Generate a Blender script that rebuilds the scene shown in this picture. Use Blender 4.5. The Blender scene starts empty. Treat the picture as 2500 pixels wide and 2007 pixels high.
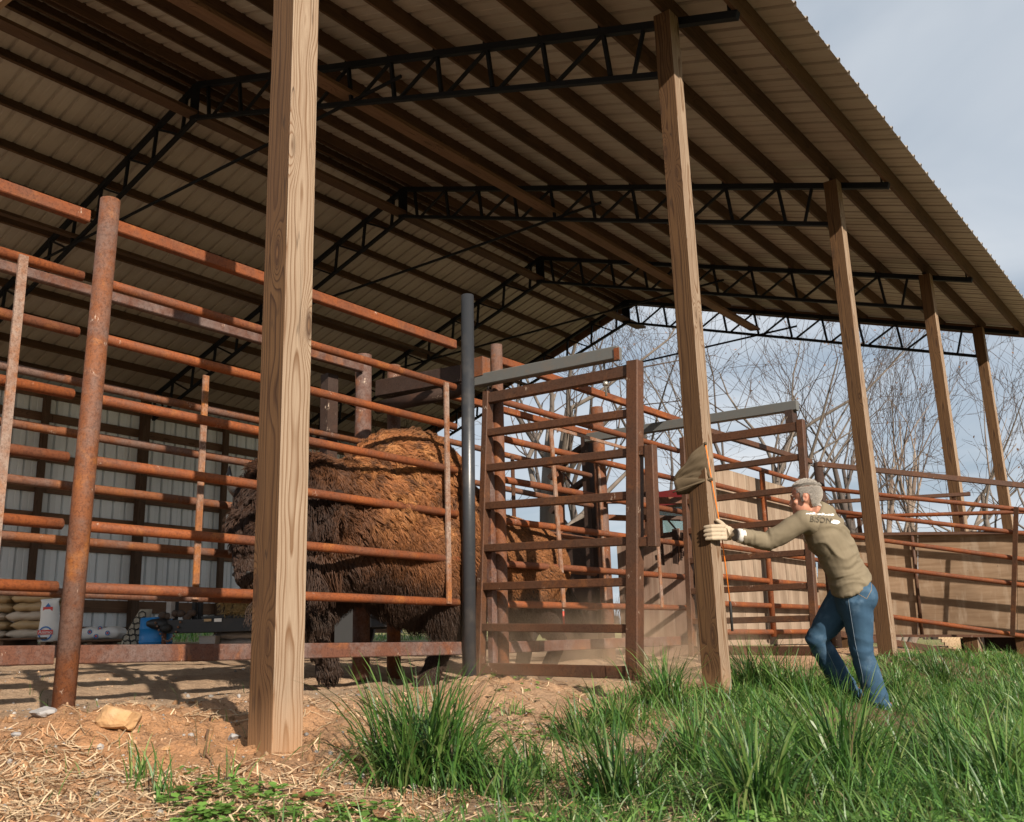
import bpy, bmesh, math, random
import numpy as np
from mathutils import Vector, Matrix
from mathutils.bvhtree import BVHTree

random.seed(7)
RNG = np.random.default_rng(7)
SC = bpy.context.scene
COL = SC.collection

# ------------------------------------------------------------------ camera
F_PX = 2391.9
cam_psi, cam_th, cam_ro = math.radians(37.186), math.radians(14.128), math.radians(-1.710)
CAM = np.array([2.9018, -2.3656, 0.3648])
FW = np.array([-math.sin(cam_psi) * math.cos(cam_th), math.cos(cam_psi) * math.cos(cam_th), math.sin(cam_th)])
_r0 = np.array([math.cos(cam_psi), math.sin(cam_psi), 0.0])
_u0 = np.cross(_r0, FW)
RT = math.cos(cam_ro) * _r0 + math.sin(cam_ro) * _u0
UP = -math.sin(cam_ro) * _r0 + math.cos(cam_ro) * _u0
cd = bpy.data.cameras.new('camera')
cam = bpy.data.objects.new('camera', cd)
COL.objects.link(cam)
cd.sensor_width = 36.0
cd.lens = 36.0 * F_PX / 2500.0
cd.clip_start, cd.clip_end = 0.05, 2000.0
cd.dof.use_dof = True
cd.dof.focus_distance = 6.6
cd.dof.aperture_fstop = 9.0
M = Matrix(((RT[0], UP[0], -FW[0], CAM[0]), (RT[1], UP[1], -FW[1], CAM[1]), (RT[2], UP[2], -FW[2], CAM[2]), (0, 0, 0, 1)))
cam.matrix_world = M
SC.camera = cam


def at(x, y, D=None, X=None, Y=None, Z=None):
    """a survey point: where the sight line of photo pixel (x, y) meets a depth or a plane"""
    d = FW + RT * (x - 1250) / F_PX - UP * (y - 1003.5) / F_PX
    if D is not None: t = D
    elif X is not None: t = (X - CAM[0]) / d[0]
    elif Y is not None: t = (Y - CAM[1]) / d[1]
    else: t = (Z - CAM[2]) / d[2]
    return CAM + d * t


# ------------------------------------------------------------------ sun, sky, exposure
SUN_EL = math.radians(27.0)
sun_h = np.array([0.911, -0.413])
sun_dir = Vector((sun_h[0] * math.cos(SUN_EL), sun_h[1] * math.cos(SUN_EL), math.sin(SUN_EL)))
ld = bpy.data.lights.new('sun', 'SUN')
ld.energy, ld.angle, ld.color = 5.0, math.radians(0.6), (1.0, 0.89, 0.76)
sun = bpy.data.objects.new('sun', ld)
COL.objects.link(sun)
sun.rotation_euler = sun_dir.to_track_quat('Z', 'Y').to_euler()
sun.location = (20, -10, 20)

W = bpy.data.worlds.new('World')
SC.world = W
W.use_nodes = True
SC.view_settings.view_transform = 'Standard'
SC.view_settings.look = 'None'
SC.view_settings.exposure = 0.68
SC.view_settings.gamma = 1.0
SC.view_settings.use_curve_mapping = False
SC.cycles.use_denoising = True
SC.cycles.max_bounces = 8
SC.cycles.diffuse_bounces = 4
SC.cycles.transparent_max_bounces = 8
SC.cycles.volume_bounces = 1
SC.cycles.volume_step_rate = 0.5
SC.cycles.volume_max_steps = 128


class T:
    """thin wrapper over a node tree"""
    def __init__(s, tree):
        s.t = tree; s.t.nodes.clear()
    def n(s, kind, props=None, **inp):
        nd = s.t.nodes.new(kind)
        for k, v in (props or {}).items(): setattr(nd, k, v)
        for k, v in inp.items():
            key = int(k[1:]) if k[0] == 'i' and k[1:].isdigit() else k.replace('_', ' ')
            sock = nd.inputs[key]
            if isinstance(v, bpy.types.NodeSocket): s.t.links.new(v, sock)
            elif isinstance(v, (tuple, list)) and len(v) == 3 and sock.type == 'RGBA': sock.default_value = (*v, 1)
            else: sock.default_value = v
        return nd
    def math(s, op, a, b=0.0, c=None, clamp=False):
        kw = dict(i0=a, i1=b)
        if c is not None: kw['i2'] = c
        return s.n('ShaderNodeMath', dict(operation=op, use_clamp=clamp), **kw).outputs[0]
    def mix(s, f, a, b, mode='MIX'):
        nd = s.n('ShaderNodeMix', dict(data_type='RGBA', blend_type=mode))
        for k, v in ((0, f), (6, a), (7, b)):
            sock = nd.inputs[k]
            if isinstance(v, bpy.types.NodeSocket): s.t.links.new(v, sock)
            else: sock.default_value = v if not isinstance(v, (tuple, list)) else (*v[:3], 1)
        return nd.outputs[2]
    def noise(s, co, scale, detail=4.0, rough=0.55, dist=0.0, dim='3D'):
        kw = dict(Scale=scale, Detail=detail, Roughness=rough, Distortion=dist)
        if co is not None: kw['Vector'] = co
        return s.n('ShaderNodeTexNoise', dict(noise_dimensions=dim), **kw).outputs[0]
    def ramp(s, f, *stops):
        nd = s.n('ShaderNodeValToRGB', i0=f)
        cr = nd.color_ramp
        while len(cr.elements) < len(stops): cr.elements.new(0.5)
        for e, (p, c) in zip(cr.elements, stops):
            e.position = p; e.color = (*c, 1) if isinstance(c, (tuple, list)) else (c, c, c, 1)
        return nd.outputs[0]
    def mapr(s, v, a, b, c=0.0, d=1.0):
        return s.n('ShaderNodeMapRange', dict(clamp=True), i0=v, i1=a, i2=b, i3=c, i4=d).outputs[0]
    def scale(s, v, xyz):
        return s.n('ShaderNodeMapping', Vector=v, Scale=xyz).outputs[0]
    def objco(s): return s.n('ShaderNodeTexCoord').outputs['Object']
    def rnd(s): return s.n('ShaderNodeObjectInfo').outputs['Random']
    def bump(s, h, strength=0.4, dist=0.01):
        return s.n('ShaderNodeBump', Strength=strength, Distance=dist, Height=h).outputs[0]
    def bsdf(s, col, rough=0.7, metal=0.0, normal=None, spec=0.4, **kw):
        b = s.n('ShaderNodeBsdfPrincipled', Base_Color=col, Roughness=rough, Metallic=metal, **kw)
        b.inputs['Specular IOR Level'].default_value = spec
        if normal is not None: s.t.links.new(normal, b.inputs['Normal'])
        return b.outputs[0]
    def out(s, sh): s.n('ShaderNodeOutputMaterial', Surface=sh)


wt = T(W.node_tree)
sky = wt.n('ShaderNodeTexSky', dict(sky_type='NISHITA', sun_disc=False, sun_elevation=SUN_EL,
           sun_rotation=math.atan2(sun_h[0], sun_h[1]), air_density=1.0, dust_density=2.0, ozone_density=1.0))
dirv = wt.n('ShaderNodeTexCoord').outputs['Generated']
sep = wt.n('ShaderNodeSeparateXYZ', Vector=dirv)
zc = wt.math('MAXIMUM', sep.outputs[2], 0.0)
zc = wt.math('ADD', zc, 0.16)
plane = wt.n('ShaderNodeCombineXYZ', X=wt.math('DIVIDE', sep.outputs[0], zc), Y=wt.math('DIVIDE', sep.outputs[1], zc), Z=0.0).outputs[0]
cl = wt.noise(wt.scale(plane, (0.55, 1.0, 1.0)), 1.15, 6.0, 0.52, 0.6)
cl2 = wt.noise(plane, 0.55, 3.0, 0.5)
mask = wt.mapr(wt.math('ADD', wt.math('MULTIPLY', cl, 0.62), wt.math('MULTIPLY', cl2, 0.42)), 0.38, 0.62, 0.45, 0.98)
cloud = wt.mix(wt.mapr(cl, 0.3, 0.75), (5.6, 6.9, 8.4), (10.2, 10.4, 10.6))
skyc = wt.mix(mask, sky.outputs[0], cloud)
bg = wt.n('ShaderNodeBackground', Color=skyc, Strength=0.053)
wt.n('ShaderNodeOutputWorld', Surface=bg.outputs[0])

# ------------------------------------------------------------------ object helpers
def tag(o, label=None, cat=None, group=None, kind=None):
    if label: o['label'] = label
    if cat: o['category'] = cat
    if group: o['group'] = group
    if kind: o['kind'] = kind
    return o

def wloc(o):
    v = Vector((0, 0, 0))
    while o is not None: v = v + o.location; o = o.parent
    return v

def thing(name, loc, label=None, cat=None, group=None):
    o = bpy.data.objects.new(name, None)
    COL.objects.link(o); o.location = loc
    o.empty_display_size = 0.1
    return tag(o, label, cat, group)

def mesh_obj(name, me, m, parent=None, origin=None):
    o = bpy.data.objects.new(name, me)
    COL.objects.link(o)
    if m is not None and not me.materials: me.materials.append(m)
    if parent is not None:
        o.parent = parent
        o.location = (Vector(origin) - wloc(parent)) if origin is not None else (0, 0, 0)
    elif origin is not None: o.location = origin
    return o

def copy_tree(o, parent=None):
    c = o.copy(); COL.objects.link(c)
    if parent is not None: c.parent = parent
    for ch in list(o.children): copy_tree(ch, c)
    return c

def frame(a, b, up=(0, 0, 1)):
    a, b = Vector(a), Vector(b)
    d = (b - a).normalized(); u = Vector(up)
    if abs(d.dot(u)) > 0.98: u = Vector((0, 1, 0)) if abs(d.y) < 0.9 else Vector((1, 0, 0))
    s = d.cross(u).normalized(); u = s.cross(d).normalized()
    return a, b, d, s, u

class MB:
    """collects shapes (world coordinates) and links them as ONE mesh object"""
    def __init__(s): s.v = []; s.f = []; s.sm = []
    def add(s, vs, fs, smooth=False):
        o = len(s.v); s.v += [tuple(v) for v in vs]; s.f += [tuple(i + o for i in f) for f in fs]; s.sm += [smooth] * len(fs)
        return s
    def box(s, lo, hi, bev=0.0):
        (x0, y0, z0), (x1, y1, z1) = lo, hi
        return s.beam(((x0 + x1) / 2, (y0 + y1) / 2, z0), ((x0 + x1) / 2, (y0 + y1) / 2, z1), x1 - x0, y1 - y0, (0, 1, 0), bev)
    def beam(s, a, b, w, h, up=(0, 0, 1), bev=0.0):
        a, b, d, sd, u = frame(a, b, up)
        def ring(c, w, h, bv):
            if bv <= 0: pts = [(-w, -h), (w, -h), (w, h), (-w, h)]
            else: pts = [(-w + bv, -h), (w - bv, -h), (w, -h + bv), (w, h - bv), (w - bv, h), (-w + bv, h), (-w, h - bv), (-w, -h + bv)]
            return [c + sd * p + u * q for p, q in pts]
        w, h = w / 2, h / 2
        r0, r1 = ring(a, w, h, bev), ring(b, w, h, bev)
        n = len(r0)
        fs = [(n + i, n + (i + 1) % n, (i + 1) % n, i) for i in range(n)] + [tuple(range(n)), tuple(range(n, 2 * n))[::-1]]
        return s.add(r0 + r1, fs)
    def tube(s, pts, rad, n=8, cap=True):
        pts = [Vector(p) for p in pts]
        if not hasattr(rad, '__len__'): rad = [rad] * len(pts)
        vs = []; ref = None
        for i, p in enumerate(pts):
            d = (pts[min(i + 1, len(pts) - 1)] - pts[max(i - 1, 0)])
            d = d.normalized() if d.length > 1e-9 else Vector((0, 0, 1))
            if ref is None: ref = Vector((0, 0, 1)) if abs(d.z) < 0.9 else Vector((1, 0, 0))
            sd = d.cross(ref).normalized(); u = sd.cross(d).normalized(); ref = u
            for k in range(n):
                t = 2 * math.pi * k / n
                vs.append(p + (sd * math.cos(t) + u * math.sin(t)) * rad[i])
        fs = []
        for i in range(len(pts) - 1):
            for k in range(n):
                k2 = (k + 1) % n
                fs.append(((i + 1) * n + k, (i + 1) * n + k2, i * n + k2, i * n + k))
        s.add(vs, fs, True)
        if cap:
            o = len(s.v) - len(vs); m = (len(pts) - 1) * n
            s.f += [tuple(o + k for k in range(n)), tuple(o + m + k for k in range(n))[::-1]]; s.sm += [False, False]
        return s
    def cyl(s, a, b, r, n=14): return s.tube([a, b], r, n)
    def pipe_open(s, a, b, r, n=18, wall=0.008):
        a, b = Vector(a), Vector(b); d = (b - a).normalized()
        return s.tube([a, b, b + d * 0.0005, b - d * 0.06], [r, r, r - wall, r - wall], n)
    def loft(s, rings, smooth=True, cap=True):
        n = len(rings[0]); vs = [p for r in rings for p in r]; fs = []
        for i in range(len(rings) - 1):
            for k in range(n):
                k2 = (k + 1) % n
                fs.append((i * n + k, i * n + k2, (i + 1) * n + k2, (i + 1) * n + k))
        if cap: fs += [tuple(range(n))[::-1], tuple(range((len(rings) - 1) * n, len(rings) * n))]
        return s.add(vs, fs, smooth)
    def ball(s, c, r, rot=None, nu=14, nv=9):
        c = Vector(c); r = Vector(r) if hasattr(r, '__len__') else Vector((r, r, r)); vs = []; fs = []
        rot = rot or Matrix.Identity(3)
        vs.append(c + rot @ Vector((0, 0, -r.z)))
        for i in range(1, nv):
            a = -math.pi / 2 + math.pi * i / nv
            for k in range(nu):
                t = 2 * math.pi * k / nu
                vs.append(c + rot @ Vector((r.x * math.cos(a) * math.cos(t), r.y * math.cos(a) * math.sin(t), r.z * math.sin(a))))
        vs.append(c + rot @ Vector((0, 0, r.z))); top = len(vs) - 1
        for k in range(nu): fs.append((0, 1 + (k + 1) % nu, 1 + k))
        for i in range(nv - 2):
            for k in range(nu):
                k2 = (k + 1) % nu; b = 1 + i * nu
                fs.append((b + k, b + k2, b + nu + k2, b + nu + k))
        b = 1 + (nv - 2) * nu
        for k in range(nu): fs.append((b + k, b + (k + 1) % nu, top))
        return s.add(vs, fs, True)
    def mesh(s, name, origin=(0, 0, 0)):
        me = bpy.data.meshes.new(name)
        ox, oy, oz = origin
        me.from_pydata([(v[0] - ox, v[1] - oy, v[2] - oz) for v in s.v], [], s.f)
        me.polygons.foreach_set('use_smooth', s.sm); me.update()
        return me
    def build(s, name, m, parent=None, origin=None):
        if origin is None: origin = tuple(wloc(parent)) if parent is not None else (0, 0, 0)
        return mesh_obj(name, s.mesh(name, origin), m, parent, origin)

def np_mesh(name, V, Fq, m=None, smooth=False, attrs=None):
    """fast mesh from numpy arrays; Fq is an (n,3) or (n,4) index array; attrs = {name: per-vertex colour (n,3)}"""
    me = bpy.data.meshes.new(name); k = Fq.shape[1]
    me.vertices.add(len(V)); me.vertices.foreach_set('co', np.ascontiguousarray(V, np.float32).ravel())
    me.loops.add(Fq.size); me.loops.foreach_set('vertex_index', np.ascontiguousarray(Fq, np.int32).ravel())
    me.polygons.add(len(Fq))
    me.polygons.foreach_set('loop_start', np.arange(0, Fq.size, k, dtype=np.int32))
    me.polygons.foreach_set('use_smooth', np.full(len(Fq), smooth))
    me.update(calc_edges=True); me.validate()
    for an, av in (attrs or {}).items():
        a = me.attributes.new(an, 'FLOAT_COLOR', 'POINT')
        c = np.ones((len(V), 4), np.float32); c[:, :3] = av
        a.data.foreach_set('color', c.ravel())
    if m is not None: me.materials.append(m)
    return me

def _h(ix, iy, iz, seed):
    n = (ix.astype(np.int64) * 374761393 + iy.astype(np.int64) * 668265263 + iz.astype(np.int64) * 2147483647 + seed * 1274126177) & 0xffffffff
    n = ((n ^ (n >> 13)) * 1274126177) & 0xffffffff
    n = (n ^ (n >> 16)) & 0xffffffff
    return n / 4294967295.0
def vnoise(P, scale, seed=0):
    P = np.asarray(P, float) * scale
    if P.shape[1] == 2: P = np.c_[P, np.zeros(len(P))]
    I = np.floor(P).astype(np.int64); f = P - I; f = f * f * (3 - 2 * f); r = 0
    for dx in (0, 1):
        for dy in (0, 1):
            for dz in (0, 1):
                w = (f[:, 0] if dx else 1 - f[:, 0]) * (f[:, 1] if dy else 1 - f[:, 1]) * (f[:, 2] if dz else 1 - f[:, 2])
                r = r + w * _h(I[:, 0] + dx, I[:, 1] + dy, I[:, 2] + dz, seed)
    return r
def fbm(P, scale, octv=4, seed=0, gain=0.5):
    a, t, r = 1.0, 0.0, 0.0
    for i in range(octv):
        r = r + a * (vnoise(P, scale * 2 ** i, seed + i) - 0.5); t += a; a *= gain
    return r / t * 2
def sstep(a, b, x):
    t = np.clip((np.asarray(x, float) - a) / (b - a), 0, 1); return t * t * (3 - 2 * t)

# ------------------------------------------------------------------ materials
MATS = {}
def mat(name):
    m = bpy.data.materials.new(name); m.use_nodes = True; MATS[name] = m
    return m, T(m.node_tree)

def wood(name, axis, light, dark, ring=0.011, sunlit_tone=None, stain=(0.10, 0.06, 0.035), rough=0.75, knots=True, blotch=0.35, streak=0.35):
    m, t = mat(name); co = t.objco(); r = t.rnd()
    r2 = t.math('FRACT', t.math('MULTIPLY', r, 17.31)); r3 = t.math('FRACT', t.math('MULTIPLY', r, 91.7))
    sp = t.n('ShaderNodeSeparateXYZ', Vector=co).outputs
    k = 'xyz'.index(axis); L = sp[k]; u, v = [sp[i] for i in range(3) if i != k]
    L = t.math('ADD', L, t.math('MULTIPLY', r, 40.0))
    loc = t.n('ShaderNodeCombineXYZ', X=u, Y=v, Z=L).outputs[0]
    wob = t.noise(t.scale(loc, (3.0, 3.0, 0.8)), 1.0, 3.0, 0.5)
    wob2 = t.noise(t.scale(loc, (9.0, 9.0, 1.1)), 1.0, 2.0, 0.5)
    kn = t.n('ShaderNodeTexVoronoi', dict(feature='F1'), Vector=t.scale(loc, (7.0, 7.0, 1.7)), Scale=1.0, Randomness=1.0).outputs['Distance']
    knot = t.mapr(kn, 0.05, 0.42, 1.0, 0.0) if knots else 0.0
    uu = t.math('ADD', t.math('SUBTRACT', u, t.math('MULTIPLY', t.math('SUBTRACT', r2, 0.5), 0.07)), t.math('MULTIPLY', t.math('SUBTRACT', wob, 0.5), 0.075))
    vv = t.math('ADD', t.math('SUBTRACT', v, t.math('MULTIPLY', t.math('SUBTRACT', r3, 0.5), 0.07)), t.math('MULTIPLY', t.math('SUBTRACT', wob2, 0.5), 0.035))
    d = t.math('SQRT', t.math('ADD', t.math('MULTIPLY', uu, uu), t.math('MULTIPLY', vv, vv)))
    if knots: d = t.math('ADD', d, t.math('MULTIPLY', t.math('MULTIPLY', knot, knot), 0.055))
    sn = t.math('FRACT', t.math('DIVIDE', d, ring))
    late = t.ramp(sn, (0.0, 0.0), (0.55, 0.12), (0.88, 1.0), (1.0, 0.0))
    fib = t.noise(t.scale(loc, (260.0, 260.0, 6.0)), 1.0, 2.0, 0.6)
    big = t.noise(t.scale(loc, (4.0, 4.0, 1.3)), 1.0, 4.0, 0.6)
    if sunlit_tone:  # +X faces coloured paler: sunlit-side contrast put into the wood along with weathering
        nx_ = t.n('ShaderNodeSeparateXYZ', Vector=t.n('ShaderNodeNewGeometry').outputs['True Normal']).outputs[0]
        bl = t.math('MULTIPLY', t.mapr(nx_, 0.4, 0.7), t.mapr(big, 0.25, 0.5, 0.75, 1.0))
        light = t.mix(bl, light, sunlit_tone[0]); dark = t.mix(bl, dark, sunlit_tone[1]); stain = t.mix(bl, stain, sunlit_tone[1])
    c = t.mix(late, light, dark)
    c = t.mix(t.math('MULTIPLY', t.mapr(fib, 0.35, 0.75), streak), c, dark)
    bw = t.math('MULTIPLY', t.mapr(big, 0.45, 0.75), blotch)
    if sunlit_tone: bw = t.math('MULTIPLY', bw, t.math('SUBTRACT', 1.0, t.math('MULTIPLY', bl, 0.75)))
    c = t.mix(bw, c, stain)
    if knots: c = t.mix(t.mapr(kn, 0.07, 0.15, 0.85, 0.0), c, t.mix(t.mapr(kn, 0.02, 0.06), (0.16, 0.08, 0.035), (0.05, 0.024, 0.012)))
    if sunlit_tone:
        ck = t.noise(t.scale(loc, (22.0, 22.0, 0.9)), 1.0, 1.0, 0.4)
        crack = t.math('MULTIPLY', t.mapr(t.math('ABSOLUTE', t.math('SUBTRACT', ck, 0.5)), 0.004, 0.012, 1.0, 0.0), t.mapr(wob, 0.5, 0.6))
        c = t.mix(t.math('MULTIPLY', crack, 0.75), c, (0.035, 0.02, 0.012))
        pz_ = t.n('ShaderNodeSeparateXYZ', Vector=t.n('ShaderNodeNewGeometry').outputs['Position']).outputs[2]
        c = t.mix(t.mapr(t.math('ADD', pz_, t.math('MULTIPLY', wob2, 0.25)), 0.15, 0.42, 0.6, 0.0), c, (0.36, 0.20, 0.10))
    c = t.mix(1.0, c, t.ramp(r2, (0.0, 0.82), (1.0, 1.06)), 'MULTIPLY')
    h = t.math('ADD', t.math('MULTIPLY', late, -0.5), t.math('MULTIPLY', fib, 0.8))
    t.out(t.bsdf(c, rough, normal=t.bump(h, 0.35, 0.004), spec=0.25))
    return m

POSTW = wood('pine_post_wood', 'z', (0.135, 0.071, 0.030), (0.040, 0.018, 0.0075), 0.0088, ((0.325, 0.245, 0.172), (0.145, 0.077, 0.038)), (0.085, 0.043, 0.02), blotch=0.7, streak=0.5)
PURLW = wood('purlin_wood', 'y', (0.105, 0.058, 0.031), (0.050, 0.026, 0.014), 0.010, None, (0.036, 0.021, 0.014), knots=True, blotch=0.75)
BOARDX = wood('board_wood_across', 'x', (0.33, 0.24, 0.16), (0.17, 0.10, 0.055), 0.010, None, (0.12, 0.08, 0.05))
GIRTW = wood('girt_wood', 'y', (0.20, 0.115, 0.068), (0.10, 0.052, 0.030), 0.010, None, (0.07, 0.04, 0.026), blotch=0.6)
BACKPOST = wood('back_post_wood', 'z', (0.115, 0.068, 0.042), (0.06, 0.034, 0.02), 0.012, None, (0.045, 0.028, 0.018))
PLANKW = wood('fresh_plank_wood', 'x', (0.52, 0.40, 0.26), (0.33, 0.22, 0.13), 0.012, None, (0.35, 0.25, 0.15))

def rust(name, base, dark, scale_c, amt, bright=(0.42, 0.15, 0.035), rough=0.72):
    m, t = mat(name); co = t.objco(); r = t.rnd()
    off = t.n('ShaderNodeVectorMath', dict(operation='ADD'), i0=co, i1=t.n('ShaderNodeCombineXYZ', X=t.math('MULTIPLY', r, 31.0), Y=t.math('MULTIPLY', r, 57.0), Z=t.math('MULTIPLY', r, 13.0)).outputs[0]).outputs[0]
    scr = t.math('MULTIPLY', t.mapr(t.noise(off, 9.0, 2.0, 0.5), 0.66, 0.70), t.mapr(t.noise(t.scale(off, (90.0, 90.0, 30.0)), 1.0, 2.0, 0.5, 1.5), 0.58, 0.64))
    n1 = t.noise(off, 3.2, 5.0, 0.6); n2 = t.noise(off, 26.0, 4.0, 0.65); n3 = t.noise(off, 150.0, 3.0, 0.7); n4 = t.noise(off, 7.0, 4.0, 0.6, 0.8)
    c = t.mix(t.mapr(n1, 0.38, 0.66), base, dark)
    c = t.mix(t.math('MULTIPLY', t.mapr(n4, 0.56, 0.70), 0.55), c, bright)
    c = t.mix(t.math('MULTIPLY', t.mapr(t.math('ADD', n1, t.math('MULTIPLY', n2, 0.5)), 0.66, 0.90), amt), c, scale_c)
    n5 = t.noise(off, 75.0, 2.0, 0.7)
    c = t.mix(t.math('MULTIPLY', t.mapr(n5, 0.50, 0.62), 0.45), c, t.mix(1.0, c, (0.40, 0.34, 0.32), 'MULTIPLY'))
    c = t.mix(t.math('MULTIPLY', t.mapr(n3, 0.36, 0.62), 0.35), c, t.mix(1.0, c, (0.42, 0.36, 0.34), 'MULTIPLY'))
    c = t.mix(t.math('MULTIPLY', t.mapr(n3, 0.66, 0.74), 0.25), c, (0.45, 0.30, 0.2))
    c = t.mix(t.math('MULTIPLY', scr, 0.75), c, (0.46, 0.36, 0.28))
    t.out(t.bsdf(c, rough, normal=t.bump(t.math('ADD', n3, n2), 0.35, 0.002), spec=0.3))
    return m
RUST = rust('rusty_pipe_steel', (0.225, 0.062, 0.016), (0.130, 0.034, 0.011), (0.15, 0.075, 0.045), 0.40, (0.33, 0.115, 0.025))
RUSTG = rust('millscale_square_steel', (0.120, 0.048, 0.028), (0.075, 0.034, 0.023), (0.16, 0.118, 0.105), 0.75, (0.28, 0.10, 0.03))
RUSTP = rust('rusty_post_steel', (0.180, 0.064, 0.024), (0.100, 0.036, 0.017), (0.155, 0.112, 0.095), 0.6, (0.36, 0.13, 0.025))
RUSTD = rust('dark_gate_steel', (0.100, 0.043, 0.021), (0.058, 0.026, 0.014), (0.10, 0.060, 0.040), 0.35, (0.18, 0.07, 0.022), 0.6)
RUSTB = rust('flat_bar_steel', (0.24, 0.10, 0.042), (0.16, 0.070, 0.038), (0.30, 0.24, 0.20), 0.75, (0.42, 0.15, 0.025))
DARKST = rust('blackened_steel', (0.045, 0.024, 0.016), (0.028, 0.016, 0.012), (0.07, 0.045, 0.035), 0.4, (0.08, 0.035, 0.02))

def plain(name, col, rough=0.6, metal=0.0, var=0.25, nscale=8.0, dirt=(0.12, 0.09, 0.06), dirt_amt=0.25, spec=0.4, bump=0.15, **kw):
    m, t = mat(name); co = t.objco()
    n1 = t.noise(co, nscale, 5.0, 0.6); n2 = t.noise(co, nscale * 9, 3.0, 0.6)
    c = t.mix(t.math('MULTIPLY', n1, var), col, tuple(x * 0.6 for x in col))
    c = t.mix(t.math('MULTIPLY', t.mapr(n1, 0.5, 0.75), dirt_amt), c, dirt)
    t.out(t.bsdf(c, rough, metal, normal=t.bump(n2, bump, 0.003), spec=spec, **kw))
    return m
BLACKP = plain('black_painted_pipe', (0.030, 0.033, 0.038), 0.34, 0.0, 0.4, 6.0, (0.13, 0.115, 0.10), 0.35, 0.5)
TRUSSB = plain('black_truss_steel', (0.008, 0.009, 0.012), 0.7, 0.0, 0.3, 5.0, (0.015, 0.012, 0.01), 0.2, 0.2)
GALV = plain('grey_track_steel', (0.125, 0.128, 0.122), 0.6, 0.1, 0.5, 14.0, (0.17, 0.13, 0.10), 0.5)
BOLT = plain('zinc_bolt', (0.45, 0.44, 0.40), 0.4, 0.7, 0.2)

def metal_sheet(name, col, dirt, amt):
    m, t = mat(name); co = t.objco(); r = t.rnd()
    n1 = t.noise(t.n('ShaderNodeVectorMath', dict(operation='ADD'), i0=co, i1=t.n('ShaderNodeCombineXYZ', X=t.math('MULTIPLY', r, 20.0), Y=0.0, Z=0.0).outputs[0]).outputs[0], 1.1, 5.0, 0.6)
    n2 = t.noise(co, 60.0, 3.0, 0.6)
    c = t.mix(t.math('MULTIPLY', t.mapr(n1, 0.42, 0.72), amt), col, dirt)
    c = t.mix(t.math('MULTIPLY', n2, 0.15), c, dirt)
    c = t.mix(1.0, c, t.ramp(r, (0.0, 0.9), (1.0, 1.04)), 'MULTIPLY')
    t.out(t.bsdf(c, 0.5, 0.0, spec=0.35))
    return m
ROOFM = metal_sheet('tan_roof_sheet', (0.375, 0.338, 0.298), (0.21, 0.175, 0.14), 0.40)
WALLM = metal_sheet('white_wall_sheet', (0.78, 0.82, 0.85), (0.55, 0.55, 0.54), 0.3)

def plywood(name, col, dark, axis_z=True):
    m, t = mat(name); co = t.objco(); r = t.rnd()
    g = t.noise(t.scale(co, (30.0, 30.0, 1.6) if axis_z else (1.6, 1.6, 30.0)), 1.0, 4.0, 0.6, 0.4)
    b = t.noise(co, 1.7, 4.0, 0.6); sp = t.n('ShaderNodeTexVoronoi', Vector=co, Scale=7.0).outputs['Distance']
    c = t.mix(t.mapr(g, 0.4, 0.68), col, dark)
    c = t.mix(t.math('MULTIPLY', t.mapr(b, 0.42, 0.66), 0.6), c, tuple(x * 0.6 for x in dark))
    st = t.noise(t.scale(co, (9.0, 9.0, 0.7)), 1.0, 3.0, 0.6)
    c = t.mix(t.math('MULTIPLY', t.mapr(st, 0.52, 0.68), 0.45), c, (0.40, 0.32, 0.24))
    c = t.mix(t.mapr(sp, 0.03, 0.055, 0.8, 0.0), c, (0.05, 0.03, 0.02))
    c = t.mix(1.0, c, t.ramp(r, (0.0, 0.9), (1.0, 1.05)), 'MULTIPLY')
    t.out(t.bsdf(c, 0.8, normal=t.bump(g, 0.25, 0.003), spec=0.2))
    return m
PLY = plywood('weathered_siding', (0.30, 0.225, 0.165), (0.22, 0.155, 0.105))
PLYRAMP = plywood('brown_ramp_plywood', (0.285, 0.195, 0.125), (0.205, 0.130, 0.078), False)
PLYPINK = plywood('dusty_panel_plywood', (0.30, 0.20, 0.15), (0.22, 0.14, 0.10))

# ------------------------------------------------------------------ ground
def ground_z(x, y):
    x = np.asarray(x, float); y = np.asarray(y, float)
    ins = 0.17 + 0.055 * np.clip(-1.3 - x, 0, 11.5) + 0.062 * np.clip(-12.9 - x, 0, 60)
    mid = 0.06 + (0.17 - 0.06) * sstep(0.0, -1.3, x)
    out = 0.06 - 0.13 * sstep(0.05, 0.9, x)
    z = np.where(x < -1.3, ins, np.where(x < 0, mid, out))
    z = z + 0.19 * sstep(4.0, 7.5, y) * sstep(-5, -1, x) * (1 - 0.75 * sstep(0.1, 1.0, x)) + 0.03 * sstep(4.5, 8.5, y) * sstep(-0.5, 0.6, x)
    z = z + 0.02 * sstep(8, 14, y) * sstep(-2, 0, x)
    far = sstep(30, 90, np.hypot(x - 2, y))
    return z * (1 - far) + (0.45 + 3.9 * sstep(-12.9, -73, x)) * far

def grass_edge(x, y):
    """1 where the green grass grows, 0 on the bare strip along the posts"""
    P = np.c_[np.ravel(x), np.ravel(y)]
    n = fbm(P, 1.6, 4, 5) * 0.42
    px_, py_ = P[:, 0], P[:, 1]
    # boundary line runs from the near foreground up to the second post
    e = px_ - np.interp(py_, [-3, -0.9, -0.2, 0.4, 1.0, 1.6, 2.9, 3.8, 5.0, 12, 40], [0.92, 0.90, 0.93, 0.86, 0.66, 0.42, -0.15, -0.38, -0.45, -0.3, -0.3])
    return sstep(-0.08, 0.34, e + n).reshape(np.shape(x))

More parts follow.
